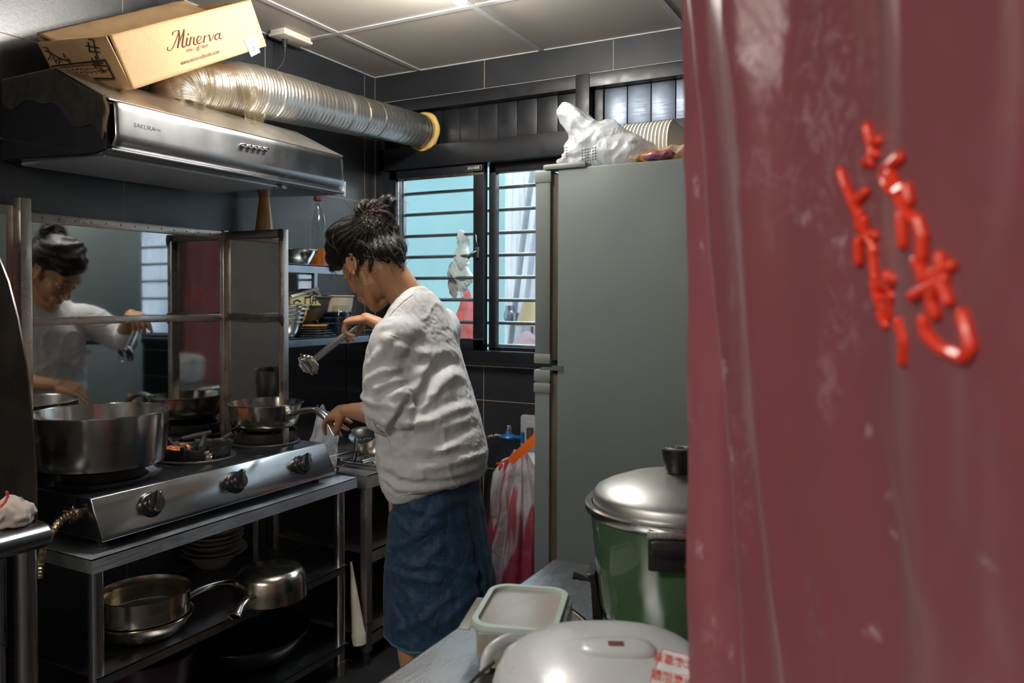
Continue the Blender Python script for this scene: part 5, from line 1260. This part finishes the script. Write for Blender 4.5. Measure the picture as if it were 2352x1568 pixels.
b = crumple(V((1.585,-.70,1.797)), (.07,.035,.018), 15, .012, FT+.001, 'x', .004, frq=18); tag(b.build('noodle_packet', 'noodle', origin=(1.585,-.70,FT)), 'orange noodle packet under the crinkled snack bag', 'packet')
M['purplepack'] = plain('plum_printed_packet', (.28,.09,.12), .3, var=.4, nscale=25, coat=.4)
b = crumple(V((1.63,-.735,1.797)), (.055,.028,.016), 19, .01, FT+.001, 'x', .004, frq=18); tag(b.build('plum_packet', 'purplepack', origin=(1.63,-.735,FT)), 'plum coloured foil packet at the front edge of refrigerator top', 'packet')

# ================================================================== GAS CYLINDER, REGULATOR, BAG
gc = thing('gas_cylinder', 'grey gas cylinder with red characters standing behind the striped bag', 'gas cylinder', (.93,-.2,0))
MB().lathe([(0,.03),(.10,.03),(.14,.06),(.155,.12),(.155,.60),(.145,.67),(.11,.72),(.05,.745),(.0,.75)], (.93,-.2,0), 48).build('tank', 'tank', gc)
MB().lathe([(.11,0),(.115,0),(.115,.05),(.11,.05)], (.93,-.2,0), 36).build('foot_ring', 'tank', gc)
text_mb('瓦斯', .034, frame4(W(1160,1068,'Y',-.362)+V((0,-.003,0)), (1,0,.35), (-.35,0,1)), extr=.001, bold=.002).build('painted_letters', 'red_ink', gc, fixn=False)
rg = thing('gas_regulator', 'blue gas regulator with hose beside the refrigerator', 'regulator', W(1168,1000,'Y',-.12))
c = W(1168,1003,'Y',-.12)
MB().lathe([(0,-.012),(.022,-.012),(.034,-.004),(.036,.0),(.034,.005),(.016,.014),(.011,.03),(0,.03)], c, 32).build('regulator_body', 'blue_valve', rg)
b = MB(); b.lathe([(.0,.03),(.013,.03),(.013,.034),(.011,.036),(.013,.038),(.011,.04),(.013,.042),(.011,.044),(.013,.046),(.009,.05),(0,.05)], c, 20); b.build('adjuster_cap', 'chrome', rg)
b = MB(); b.tube([c+V((.03,0,0)), c+V((.07,0,.002))], .009); b.tube([c+V((.065,0,-.02)), c+V((.065,0,.025))], .009); b.build('outlet', 'blue_valve', rg)
pp, _ = smooth_path([c+V((-.03,0,0)), c+V((-.07,0,-.003)), c+V((-.11,0,-.02)), c+V((-.15,.03,-.1)), c+V((-.17,.06,-.3))], .009, 10)
MB().tube(pp, [.009+.0008*math.sin(i*2.2) for i in range(len(pp))], 12).build('hose', 'brassbraid', rg)
MB().lathe([(.0115,-.008),(.0115,.008)], c+V((-.052,0,0)), 16, RY(PI/2)).build('hose_clip', 'chrome', rg)
bk = thing('wall_bracket', 'grey rounded bracket plate on the tiles behind the regulator', 'bracket', W(1215,1000,'Y',-.03))
b = MB(); a_, c_ = W(1195,952,'Y',-.03), W(1250,1065,'Y',-.03); b.bb((a_.x,-.034,c_.z), (c_.x,-.001,a_.z), .012); a_ = W(1203,968,'Y',-.06); b.bb((a_.x,-.05,c_.z+.005), (c_.x,-.03,a_.z), .01); b.build('plate', 'paint_alloy', bk)
MB().lathe([(0,.03),(.014,.03),(.014,-.02),(0,-.02)], W(1217,998,'Y',-.06), 16).build('brass_plug', 'gasket', bk)
top = W(1192,1045,'Y',-.48)
def sack(u, v):
    a = u*2*PI; z = top.z + .02 - (top.z+.01)*v
    w = .02+.115*(1-math.exp(-v*4.2)); w *= 1-.25*max(0, v-.8)*5*max(0, v-.8)*5
    r = w*(1+(.14*math.sin(9*a+2*v)+.08*math.sin(17*a+5*v))*(1-v*.6)+.22*nz((math.cos(a)*1.5, math.sin(a)*1.5, v*5)))
    return V((top.x+.005-.02*v+math.cos(a)*r, top.y-.02*v+math.sin(a)*r*.8, z))
def sack_mat():
    n = NT('striped_bag_film'); co = n.coord(); tc = n.coord((1,1,.12))
    n.set(col=n.mix(n.mapr(n.noise(tc, 18, 2, .4), .47, .54, 0, 1), (.55,.48,.53), (.4,.05,.1)), rough=.22, coat=.3); n.bump(n.noise(co, 24, 5, .6, 1), .9, .006)
    tr = n.new('ShaderNodeBsdfTransparent'); m2 = n.new('ShaderNodeMixShader'); m2.inputs[0].default_value = .7
    n.lk(tr.outputs[0], m2.inputs[1]); n.lk(n.p.outputs[0], m2.inputs[2]); n.lk(m2.outputs[0], n.out.inputs[0]); return n.m
M['sack'] = sack_mat()
sk_ = tag(MB().sheet(sack, 110, 50).build('striped_bag', 'sack', origin=(top.x,top.y,.01)), 'hanging red and white translucent rubbish bag squeezed beside refrigerator', 'plastic bag')
mb = MB(); rr = random.Random(8)
for k in range(16): mb.ell(V((top.x-.02+rr.gauss(0,.035), top.y-.02+rr.gauss(0,.025), .08+k*.028)), (.04,.03,.045), Euler((rr.random()*3, rr.random(), 0)).to_matrix())
vs, fs, _ = remeshed(mb, .008, 1); tag(raw(vs, fs).build('bag_contents', 'pinkbagred', origin=(top.x,top.y,.04)), 'crimson refuse showing through the striped rubbish bag', 'refuse', kind='stuff')
a_, b_ = W(1178,1056,'Y',-.53), W(1236,1002,'Y',-.55)
tag(MB().prism([(a_.x-.012,a_.z+.006),(a_.x+.010,a_.z-.012),(b_.x+.012,b_.z-.008),(b_.x-.004,b_.z+.02)], 'Y', -.553, -.55).build('hanger_strap', 'orange_plastic', origin=a_), 'bright orange plastic strap holding the striped bag', 'strap')

# ================================================================== FOREGROUND COUNTER
CZ = .83
ct = thing('steel_counter', 'brushed stainless counter in the right foreground holding the cookers', 'counter', (2.0,-1.95,0))
MB().prism([(1.648,-2.40),(2.10,-2.40),(2.10,-2.22),(2.3,-2.08),(2.3,-1.515),(1.648,-1.515)], 'Z', CZ-.032, CZ).build('worktop', 'steel_counter', ct, bevel=.008)
for x in (1.70, 2.05):
    for y in (-1.57,-2.35): MB().tube([(x,y,0), (x,y,CZ-.03)], .019, 16).build('leg', 'steel_z', ct)
b = MB(); b.bb((1.68,-2.36,.25), (2.08,-1.55,.255)); b.build('undershelf', 'steel_dark', ct)

# green steamer
sc_ = V((1.972,-1.735,0)); M['lidsteel'] = steel('satin_lid_steel', (.46,.46,.45), .38, (1,1,1), 9, .01); gp = thing('electric_steamer', 'round green electric steamer with domed steel lid and black knob', 'steamer', (sc_.x,sc_.y,CZ))
b = MB().lathe([(0,CZ+.012),(.108,CZ+.012),(.12,CZ+.02),(.127,CZ+.045),(.1425,CZ+.196),(.1425,CZ+.199),(.136,CZ+.199),(0,CZ+.195)], sc_, 80); b.build('body', 'green', gp)
MB().lathe([(0,CZ+.0005),(.10,CZ+.0005),(.104,CZ+.0125),(0,CZ+.0125)], sc_, 40).build('base', 'black_plastic', gp)
MB().lathe([(.1415,CZ+.193),(.149,CZ+.194),(.1515,CZ+.199),(.1515,CZ+.207),(.149,CZ+.2095),(.141,CZ+.208),(.138,CZ+.200)], sc_, 80).build('rim_band', 'steel', gp)
ld_ = MB().lathe([(.1375,CZ+.200),(.1385,CZ+.2035),(.1375,CZ+.222),(.133,CZ+.228),(.118,CZ+.236),(.085,CZ+.248),(.045,CZ+.2555),(0,CZ+.2575),(0,CZ+.254),(.045,CZ+.252),(.118,CZ+.232),(.134,CZ+.220),(.134,CZ+.2)], sc_, 80); lid = ld_.build('lid', 'lidsteel', gp)
kb = MB().lathe([(0,CZ+.2575),(.019,CZ+.2575),(.021,CZ+.262),(.022,CZ+.27),(.0265,CZ+.290),(.026,CZ+.2965),(.023,CZ+.2975),(0,CZ+.2975)], sc_, 40); kb.build('knob', 'black_plastic', lid)
M['mark_grey'] = plain('faint_grey_print', (.16,.16,.16), .4)
b = MB()
for r in (.018, .013): b.lathe([(r,CZ+.2977),(r+.0012,CZ+.2983),(r+.0024,CZ+.2977)], sc_, 32)
b.tube([sc_+V((-.007,.004,CZ+.298)), sc_+V((0,-.006,CZ+.298)), sc_+V((.007,.004,CZ+.298)), sc_+V((0,.001,CZ+.298)), sc_+V((-.007,.004,CZ+.298))], .0009, 5); b.build('knob_emblem', 'mark_grey', lid)
# side handle (facing the camera) and switch with lever
ha = math.radians(-69.5)
hm_ = Matrix.Translation((sc_.x,sc_.y,0)) @ RZ(ha)
b = MB(); b.box((.152,0,CZ+.180), (.026,.105,.022), hm_, .008); b.box((.147,0,CZ+.167), (.012,.108,.046), hm_, .004); hnd = b.build('side_handle', 'black_plastic', gp)
b = MB(); b.box((.1485,0,CZ+.197), (.007,.112,.010), hm_, .001); b.build('handle_clip', 'steel', gp)
b = MB(); b.lathe([(0,.0025),(.003,.0022),(.0035,0)], (0,0,0), 12, hm_ @ Matrix.Translation((.1535,.0,CZ+.155)) @ RY(PI/2)); b.build('screw', 'gold', hnd)
sa = math.atan2(W(1372,1370,'X',1.83).y-sc_.y, 1.84-sc_.x); sa = math.radians(195)
sm_ = Matrix.Translation((sc_.x,sc_.y,0)) @ RZ(sa)
b = MB(); b.prism([(.118,CZ+.012),(.135,CZ+.012),(.139,CZ+.075),(.146,CZ+.088),(.132,CZ+.088)], 'Y', -.03, .03, sm_); sw = b.build('switch_housing', 'black_plastic', gp, bevel=.002)
b = MB(); b.tube([sm_ @ V((.138,0,CZ+.066)), sm_ @ V((.156,0,CZ+.070))], [.0035,.004], 10); b.tube([sm_ @ V((.154,0,CZ+.07)), sm_ @ V((.172,0,CZ+.073))], [.0055,.007], 12); b.build('switch_lever', 'black_plastic', sw)
# green enamelled plate rim and white bowl behind the rice cooker
c = V((2.06,-1.985,0)); M['greenplate'] = plain('green_glazed_plate', (.09,.14,.05), .2, coat=.5)
tag(MB().lathe([(0,CZ+.001),(.04,CZ+.001),(.05,CZ+.01),(.082,CZ+.04),(.083,CZ+.043),(.08,CZ+.043),(.045,CZ+.012),(0,CZ+.008)], c, 48).build('green_bowl', 'greenplate', origin=(c.x,c.y,CZ)), 'green glazed bowl between the steamer and the white rice cooker', 'bowl')
c = V((2.175,-1.99,0)); tag(MB().lathe(vessel([(0,CZ+.001),(.03,CZ+.001),(.045,CZ+.02),(.055,CZ+.05)]), c, 40).build('white_bowl', 'screen_white', origin=(c.x,c.y,CZ)), 'small white bowl against the curtain edge behind the rice cooker', 'bowl')
a_, b_ = W(1296,1394,'Z',.885), W(1350,1428,'Z',.85); P6, R6 = smooth_path([a_, a_.lerp(b_,.3)+V((0,0,.004)), b_, b_+(b_-a_)*.8-V((0,0,.008))], [(.0065,.0015),(.005,.002),(.003,.002),(.003,.002)], 6)
sp_ = thing('gold_spoon', 'golden spoon handle sticking up beside the lidded glass container', 'spoon', a_); MB().tube(P6, R6, 10).build('spoon_handle', 'gold', sp_)
MB().ell(P6[-1]+V((.01,-.01,-.006)), (.02,.014,.004)).build('spoon_bowl', 'gold', sp_)

# lidded glass container
gcn = thing('food_container', 'square glass food container with clear snap lid on the counter edge', 'food container', (1.785,-1.93,CZ))
gm = Matrix.Translation((1.787,-1.932,0)) @ RZ(math.radians(17))
def rrect(w, h, r, z, n=8):
    return [V((sx*(w/2-r)+r*math.cos(a0+PI/2*k/n), sy*(h/2-r)+r*math.sin(a0+PI/2*k/n), z)) for (sx, sy, a0) in ((1,1,0),(-1,1,PI/2),(-1,-1,PI),(1,-1,3*PI/2)) for k in range(n+1)]
def rstack(spec, mm, cap=True):
    b = MB(); b.loft([[mm @ p for p in rrect(*s)] for s in spec], True, cap); return b
rstack([(.108,.148,.03,CZ+.001),(.114,.154,.03,CZ+.006),(.120,.162,.03,CZ+.058),(.118,.160,.03,CZ+.058),(.110,.150,.028,CZ+.008)], gm).build('glass_tub', 'clear', gcn)
rstack([(.106,.146,.028,CZ+.006),(.109,.150,.028,CZ+.03)], gm).build('broth', 'broth', gcn)
lidp = rstack([(.128,.170,.032,CZ+.060),(.132,.174,.034,CZ+.063),(.132,.174,.034,CZ+.068),(.128,.170,.032,CZ+.072),(.112,.152,.026,CZ+.072),(.108,.148,.024,CZ+.066),(.104,.144,.024,CZ+.060)], gm).build('lid_rim', 'lid_rim', gcn)
rstack([(.108,.148,.024,CZ+.0635),(.108,.148,.024,CZ+.0665)], gm).build('lid_panel', 'lid_clear', gcn)
M['flap'] = film_mat('clear_flap', (.5,.47,.41), .65, .25, 8, .05, .4)
for w_, tr_ in (((.10,.003,.036), (0,-.090,CZ+.046)), ((.10,.003,.036), (0,.090,CZ+.046)), ((.003,.12,.030), (.069,0,CZ+.048))):
    b = MB(); b.box(tr_, w_, gm, .0012); b.build('snap_flap', 'flap', gcn)
b = MB(); b.box((-.066,.0,CZ+.054), (.018,.12,.003), gm @ Matrix.Translation((-.01,0,.0)), .0012); b.build('snap_flap', 'flap', gcn)

# white rice cooker
rc = V((2.045,-2.235,0)); RT = 1.02
rk_ = thing('rice_cooker', 'white domed rice cooker with steam vent at bottom of picture', 'rice cooker', (rc.x,rc.y,CZ))
rm_ = Matrix.Translation((rc.x,rc.y,0)) @ RZ(math.radians(30))
def sup(a, rx, ry, e=2.5):
    c, s = math.cos(a), math.sin(a); return (abs(c)**(2/e)*math.copysign(rx, c), abs(s)**(2/e)*math.copysign(ry, s))
def srings(spec, seg=72, e=2.5):
    return [[rm_ @ V((*sup(2*PI*j/seg, rx, ry, e), z)) for j in range(seg)] for rx, ry, z in spec]
MB().loft(srings([(.09,.10,CZ+.001),(.105,.115,CZ+.008),(.118,.128,CZ+.05),(.122,.132,CZ+.10),(.120,.130,CZ+.122)])).build('cooker_body', 'white_plastic', rk_)
dome = [(.121,.131,CZ+.124),(.123,.133,CZ+.132),(.120,.130,CZ+.143),(.112,.122,CZ+.155),(.098,.108,CZ+.166),(.078,.088,CZ+.174),(.05,.06,CZ+.179),(.02,.03,CZ+.1812),(.004,.004,CZ+.1815)]
lidr = MB().loft(srings(dome)).build('lid', 'white_plastic', rk_)
MB().loft(srings([(.1205,.1305,CZ+.1205),(.1205,.1305,CZ+.1255)])).build('seam_band', 'paint_alloy', rk_)
vp = W(1415,1487,'Z',CZ+.1812)
b = MB(); vm = Matrix.Translation((vp.x+.0,vp.y,CZ+.1812)) @ RZ(math.radians(25))
b.loft([[vm @ V((*sup(2*PI*j/40, rx, ry, 2.6), z)) for j in range(40)] for rx, ry, z in ((.040,.024,-.006),(.041,.025,-.001),(.038,.022,.0022),(.030,.016,.0035),(.012,.007,.004))]); vent = b.build('steam_cap', 'white_plastic', lidr)
b = MB()
for k in range(3): b.tube([vm @ V((-.008,-.004+.004*k,.0042)), vm @ V((.008,-.004+.004*k,.0042))], .0011, 6)
b.build('vent_slit', 'brown_ink', vent)
# release button / hinge and carrying handle at the left
hp0 = [W(1112,1540,'Z',CZ+.13), W(1125,1495,'Z',CZ+.15), W(1165,1468,'Z',CZ+.155), W(1195,1470,'Z',CZ+.15)]
P7, _ = smooth_path(hp0, .008, 8); MB().tube(P7, .007, 14, sy=.8).build('carry_handle', 'white_plastic', rk_)
P8, R8 = smooth_path([W(1150,1525,'Z',CZ+.147), W(1180,1490,'Z',CZ+.157), W(1215,1462,'Z',CZ+.160)], [.002,.0085,.002], 8); MB().tube(P8, [(r, .003) for r in R8], 12).build('grey_inlay', 'paint_alloy', rk_)
P9, _ = smooth_path([W(1075,1575,'Z',CZ+.12), W(1105,1545,'Z',CZ+.14), W(1135,1520,'Z',CZ+.147)], .002, 8); MB().tube(P9, .0022, 8).build('seam_line', 'dark_ink', rk_)
def onlid(px, py):
    d = CF+CR*(px-1176)/FPX-CU*(py-PPY)/FPX; p = None
    for k in range(400):
        q = EYE+d*(.5+k*.0015); l = rm_.inverted() @ q; z = None
        for (a, b2, z0), (a1, b1, z1) in zip(dome, dome[1:]):
            e0 = (abs(l.x)/a)**2.5+(abs(l.y)/b2)**2.5; e1 = (abs(l.x)/a1)**2.5+(abs(l.y)/b1)**2.5
            if e0 <= 1 < e1: t = (1-e0)/(e1-e0+1e-9); z = z0+(z1-z0)*t
        if z is not None and q.z <= z+.0012: return V((q.x,q.y,z+.0012))
    return q
b = MB(); N_ = 8; A, B_, C_, D_ = (1522,1490), (1600,1512), (1580,1600), (1490,1580)
vs = [onlid(*[A[i]*(1-u)*(1-v)+B_[i]*u*(1-v)+C_[i]*u*v+D_[i]*(1-u)*v for i in (0,1)]) for u in [k/N_ for k in range(N_+1)] for v in [k/N_ for k in range(N_+1)]]
b.add(vs, [[i*(N_+1)+j, (i+1)*(N_+1)+j, (i+1)*(N_+1)+j+1, i*(N_+1)+j+1] for i in range(N_) for j in range(N_)]); stk = b.build('warning_sticker', 'outline_white', lidr)
po, px_, py_ = onlid(1548,1522), onlid(1580,1531)-onlid(1530,1517), onlid(1532,1495)-onlid(1515,1560)
text_mb('注意高溫\n蒸氣小心', .0105, frame4(po+V((0,0,.0015)), px_, py_), extr=.0001).build('sticker_text', 'red_ink', lidr, fixn=False)
po2 = onlid(1545,1565); text_mb('請勿靠近\n取出內鍋', .0105, frame4(po2+V((0,0,.0015)), px_, py_), extr=.0001).build('sticker_text', 'red_ink', lidr, fixn=False)
b = MB(); 
for s_, e_ in ((A,B_),(A,D_),((1505,1538),(1592,1556))): b.tube([onlid(s_[0]+(e_[0]-s_[0])*k/6, s_[1]+(e_[1]-s_[1])*k/6) for k in range(7)], .0004, 4)
b.build('sticker_line', 'red_ink', lidr)

# ================================================================== CURTAIN
def dep(px, d): return EYE + CF*d + CR*d*(px-1176)/FPX
c0 = dep(1580, .655); c1 = dep(2352, .29); c0.z = c1.z = 0; dirc = (c1-c0); Lc = dirc.length; dirc.normalize(); nc = V((dirc.y, -dirc.x, 0))
if nc.dot(EYE-c0) < 0: nc = -nc
ZT, ZB = 2.2, .28
def ridge(t, c, w): return math.exp(-((t-c)/w)**2)
def curt(u, v):
    s = -.0+u*Lc*2.9; z = ZT+(ZB-ZT)*v; h = (z-1.37)   # height about the eye
    lean = .018*h*ridge(s, 0, .08)
    off = .018*ridge(s-.028-.05*(-h), .04, .018) + .016*ridge(s+.05*h, .15, .022) - .008*math.sin(s*34+h*4) + .003*math.sin(s*70+2*nz((s*6,0,z*2)))
    off += .010*nz((s*6, 1, z*2.5)) + .004*nz((s*14+z*5, 4, z*5)) + .012*max(0, .22-abs(nz((s*9+z*3.2, 7, z*2.2-s*4)))) + .008*max(0, .2-abs(nz((s*13-z*4, 3, z*5+s*6))))
    if s < .03: off += .012*(1-s/.03)*(1 if True else 0)
    p = c0 + dirc*(s + .006*nz((0,0,z*4)) + .014*h*0) + nc*(off-.012) - V((CR.x,CR.y,0))*(.05*h); return V((p.x, p.y, z))
cu = thing('vinyl_curtain', 'wine red plastic curtain with painted red characters hanging in the right foreground', 'curtain', (c0.x,c0.y,ZB))
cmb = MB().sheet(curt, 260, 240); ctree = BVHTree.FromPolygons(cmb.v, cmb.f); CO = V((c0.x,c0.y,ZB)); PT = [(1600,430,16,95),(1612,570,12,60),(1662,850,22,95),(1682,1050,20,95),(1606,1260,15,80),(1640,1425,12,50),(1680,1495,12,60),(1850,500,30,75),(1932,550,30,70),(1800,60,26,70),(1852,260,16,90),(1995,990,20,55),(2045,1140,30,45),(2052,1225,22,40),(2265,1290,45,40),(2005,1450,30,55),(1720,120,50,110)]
pts_ = []  # spots where crease highlights are painted on the curtain
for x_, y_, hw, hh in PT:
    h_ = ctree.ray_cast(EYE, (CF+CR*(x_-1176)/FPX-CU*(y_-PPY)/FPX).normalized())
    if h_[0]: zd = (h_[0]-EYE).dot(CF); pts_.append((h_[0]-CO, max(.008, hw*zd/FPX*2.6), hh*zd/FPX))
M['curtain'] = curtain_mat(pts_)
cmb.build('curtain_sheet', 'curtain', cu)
MB().tube([c0-dirc*.06+V((0,0,ZT+.006)), c0+dirc*(Lc*2.9)+V((0,0,ZT+.006))], .009, 12).build('curtain_rod', 'steel', cu)
def oncurt(px, py):
    d = (CF+CR*(px-1176)/FPX-CU*(py-PPY)/FPX).normalized(); h_ = ctree.ray_cast(EYE, d); return h_[0]-d*.0015
wr = MB()
strokes = [
 [(1992,292),(2003,330),(2005,375)], [(2003,330),(2022,322)], [(1990,372),(2015,355)],
 [(2030,395),(2068,362)], [(2030,400),(2048,440),(2042,425)], [(2048,400),(2060,430)], [(2060,440),(2085,432)], [(2064,445),(2078,480)], [(2085,432),(2090,462)], [(2072,495),(2076,560)], [(2082,490),(2110,510)], [(2110,505),(2122,545)], [(2120,550),(2118,590)],
 [(2108,600),(2128,640)], [(2160,590),(2165,625)], [(2120,640),(2185,610)], [(2098,680),(2150,650)], [(2150,640),(2140,690)], [(2160,640),(2180,690)], [(2140,690),(2150,720)], [(2170,640),(2150,660)],
 [(2122,735),(2128,765),(2160,800),(2215,822),(2232,800),(2222,760),(2212,722)],
 [(1932,395),(1945,432)], [(1945,430),(1975,500)], [(1958,470),(1990,440)], [(1975,490),(1975,520)], [(1985,505),(1985,530)], [(1972,555),(1974,600)], [(1995,540),(2010,575)], [(1985,545),(2012,540)], [(2006,575),(2012,640)], 
 [(2010,650),(2022,700)], [(2040,630),(2045,660)], [(2012,665),(2055,640)], [(2020,690),(2052,680)], [(2030,700),(2030,720)], [(2025,720),(2038,745)], [(2050,690),(2048,725)],
 [(2068,740),(2078,785),(2076,828)]]
for st_ in strokes:
    pts = []
    for a_, b_ in zip(st_, st_[1:]):
        n_ = max(2, int(math.dist(a_, b_)/10))
        pts += [oncurt(a_[0]+(b_[0]-a_[0])*k/n_, a_[1]+(b_[1]-a_[1])*k/n_) for k in range(n_)]
    pts.append(oncurt(*st_[-1])); wr.caps(pts, .0032, 8, 2)
wr.build('painted_characters', 'red_paint', cu)

# ================================================================== DINING SIDE AND LIGHTS
n = NT('fill_diffuser'); n.set(col=(.9,.9,.88), emc=(1,.9,.76), ems=5); M['diff'] = n.m
dl = thing('fill_lamp', 'unseen flat fill lamp added on the ceiling behind the photographer', 'lamp', (1.2,-4.0,2.41)); MB().bb((.9,-4.15,2.405), (1.5,-3.85,2.4150), .003).build('diffuser', 'diff', dl)  # out-of-view lamp added as fill for the camera side
def area(name, loc, rot, sx, sy, e, col):
    L = bpy.data.lights.new(name, 'AREA'); L.shape = 'RECTANGLE'; L.size = sx; L.size_y = sy; L.energy = e; L.color = col
    o = bpy.data.objects.new(name, L); COL.objects.link(o); o.location = loc; o.rotation_euler = rot; return o
area('fill_light', (1.2,-4.0,2.395), (0,0,0), 1.2, .6, 46, (1,.92,.82))  # added fill light just below that unseen lamp
area('window_daylight', (.9,.9,2.6), (math.radians(-50),0,0), 2.2, 1.2, 48, (.8,.92,1))
S = bpy.data.lights.new('sun', 'SUN'); S.energy = 2.2; S.angle = .1; S.color = (1,.96,.9)
so = bpy.data.objects.new('sun', S); COL.objects.link(so); so.rotation_euler = V((.25,1.0,-1.15)).to_track_quat('-Z', 'Y').to_euler()
wd = bpy.data.worlds.new('sky'); sc.world = wd; wd.use_nodes = True
wd.node_tree.nodes['Background'].inputs[0].default_value = (.62,.8,1,1); wd.node_tree.nodes['Background'].inputs[1].default_value = 1.6
sc.view_settings.view_transform = 'Standard'; sc.view_settings.look = 'None'; sc.view_settings.exposure = .1; sc.view_settings.gamma = 1; sc.view_settings.use_curve_mapping = False
sc.cycles.max_bounces = 10; sc.cycles.transparent_max_bounces = 16; sc.cycles.glossy_bounces = 5; sc.cycles.transmission_bounces = 6; sc.cycles.sample_clamp_indirect = 6
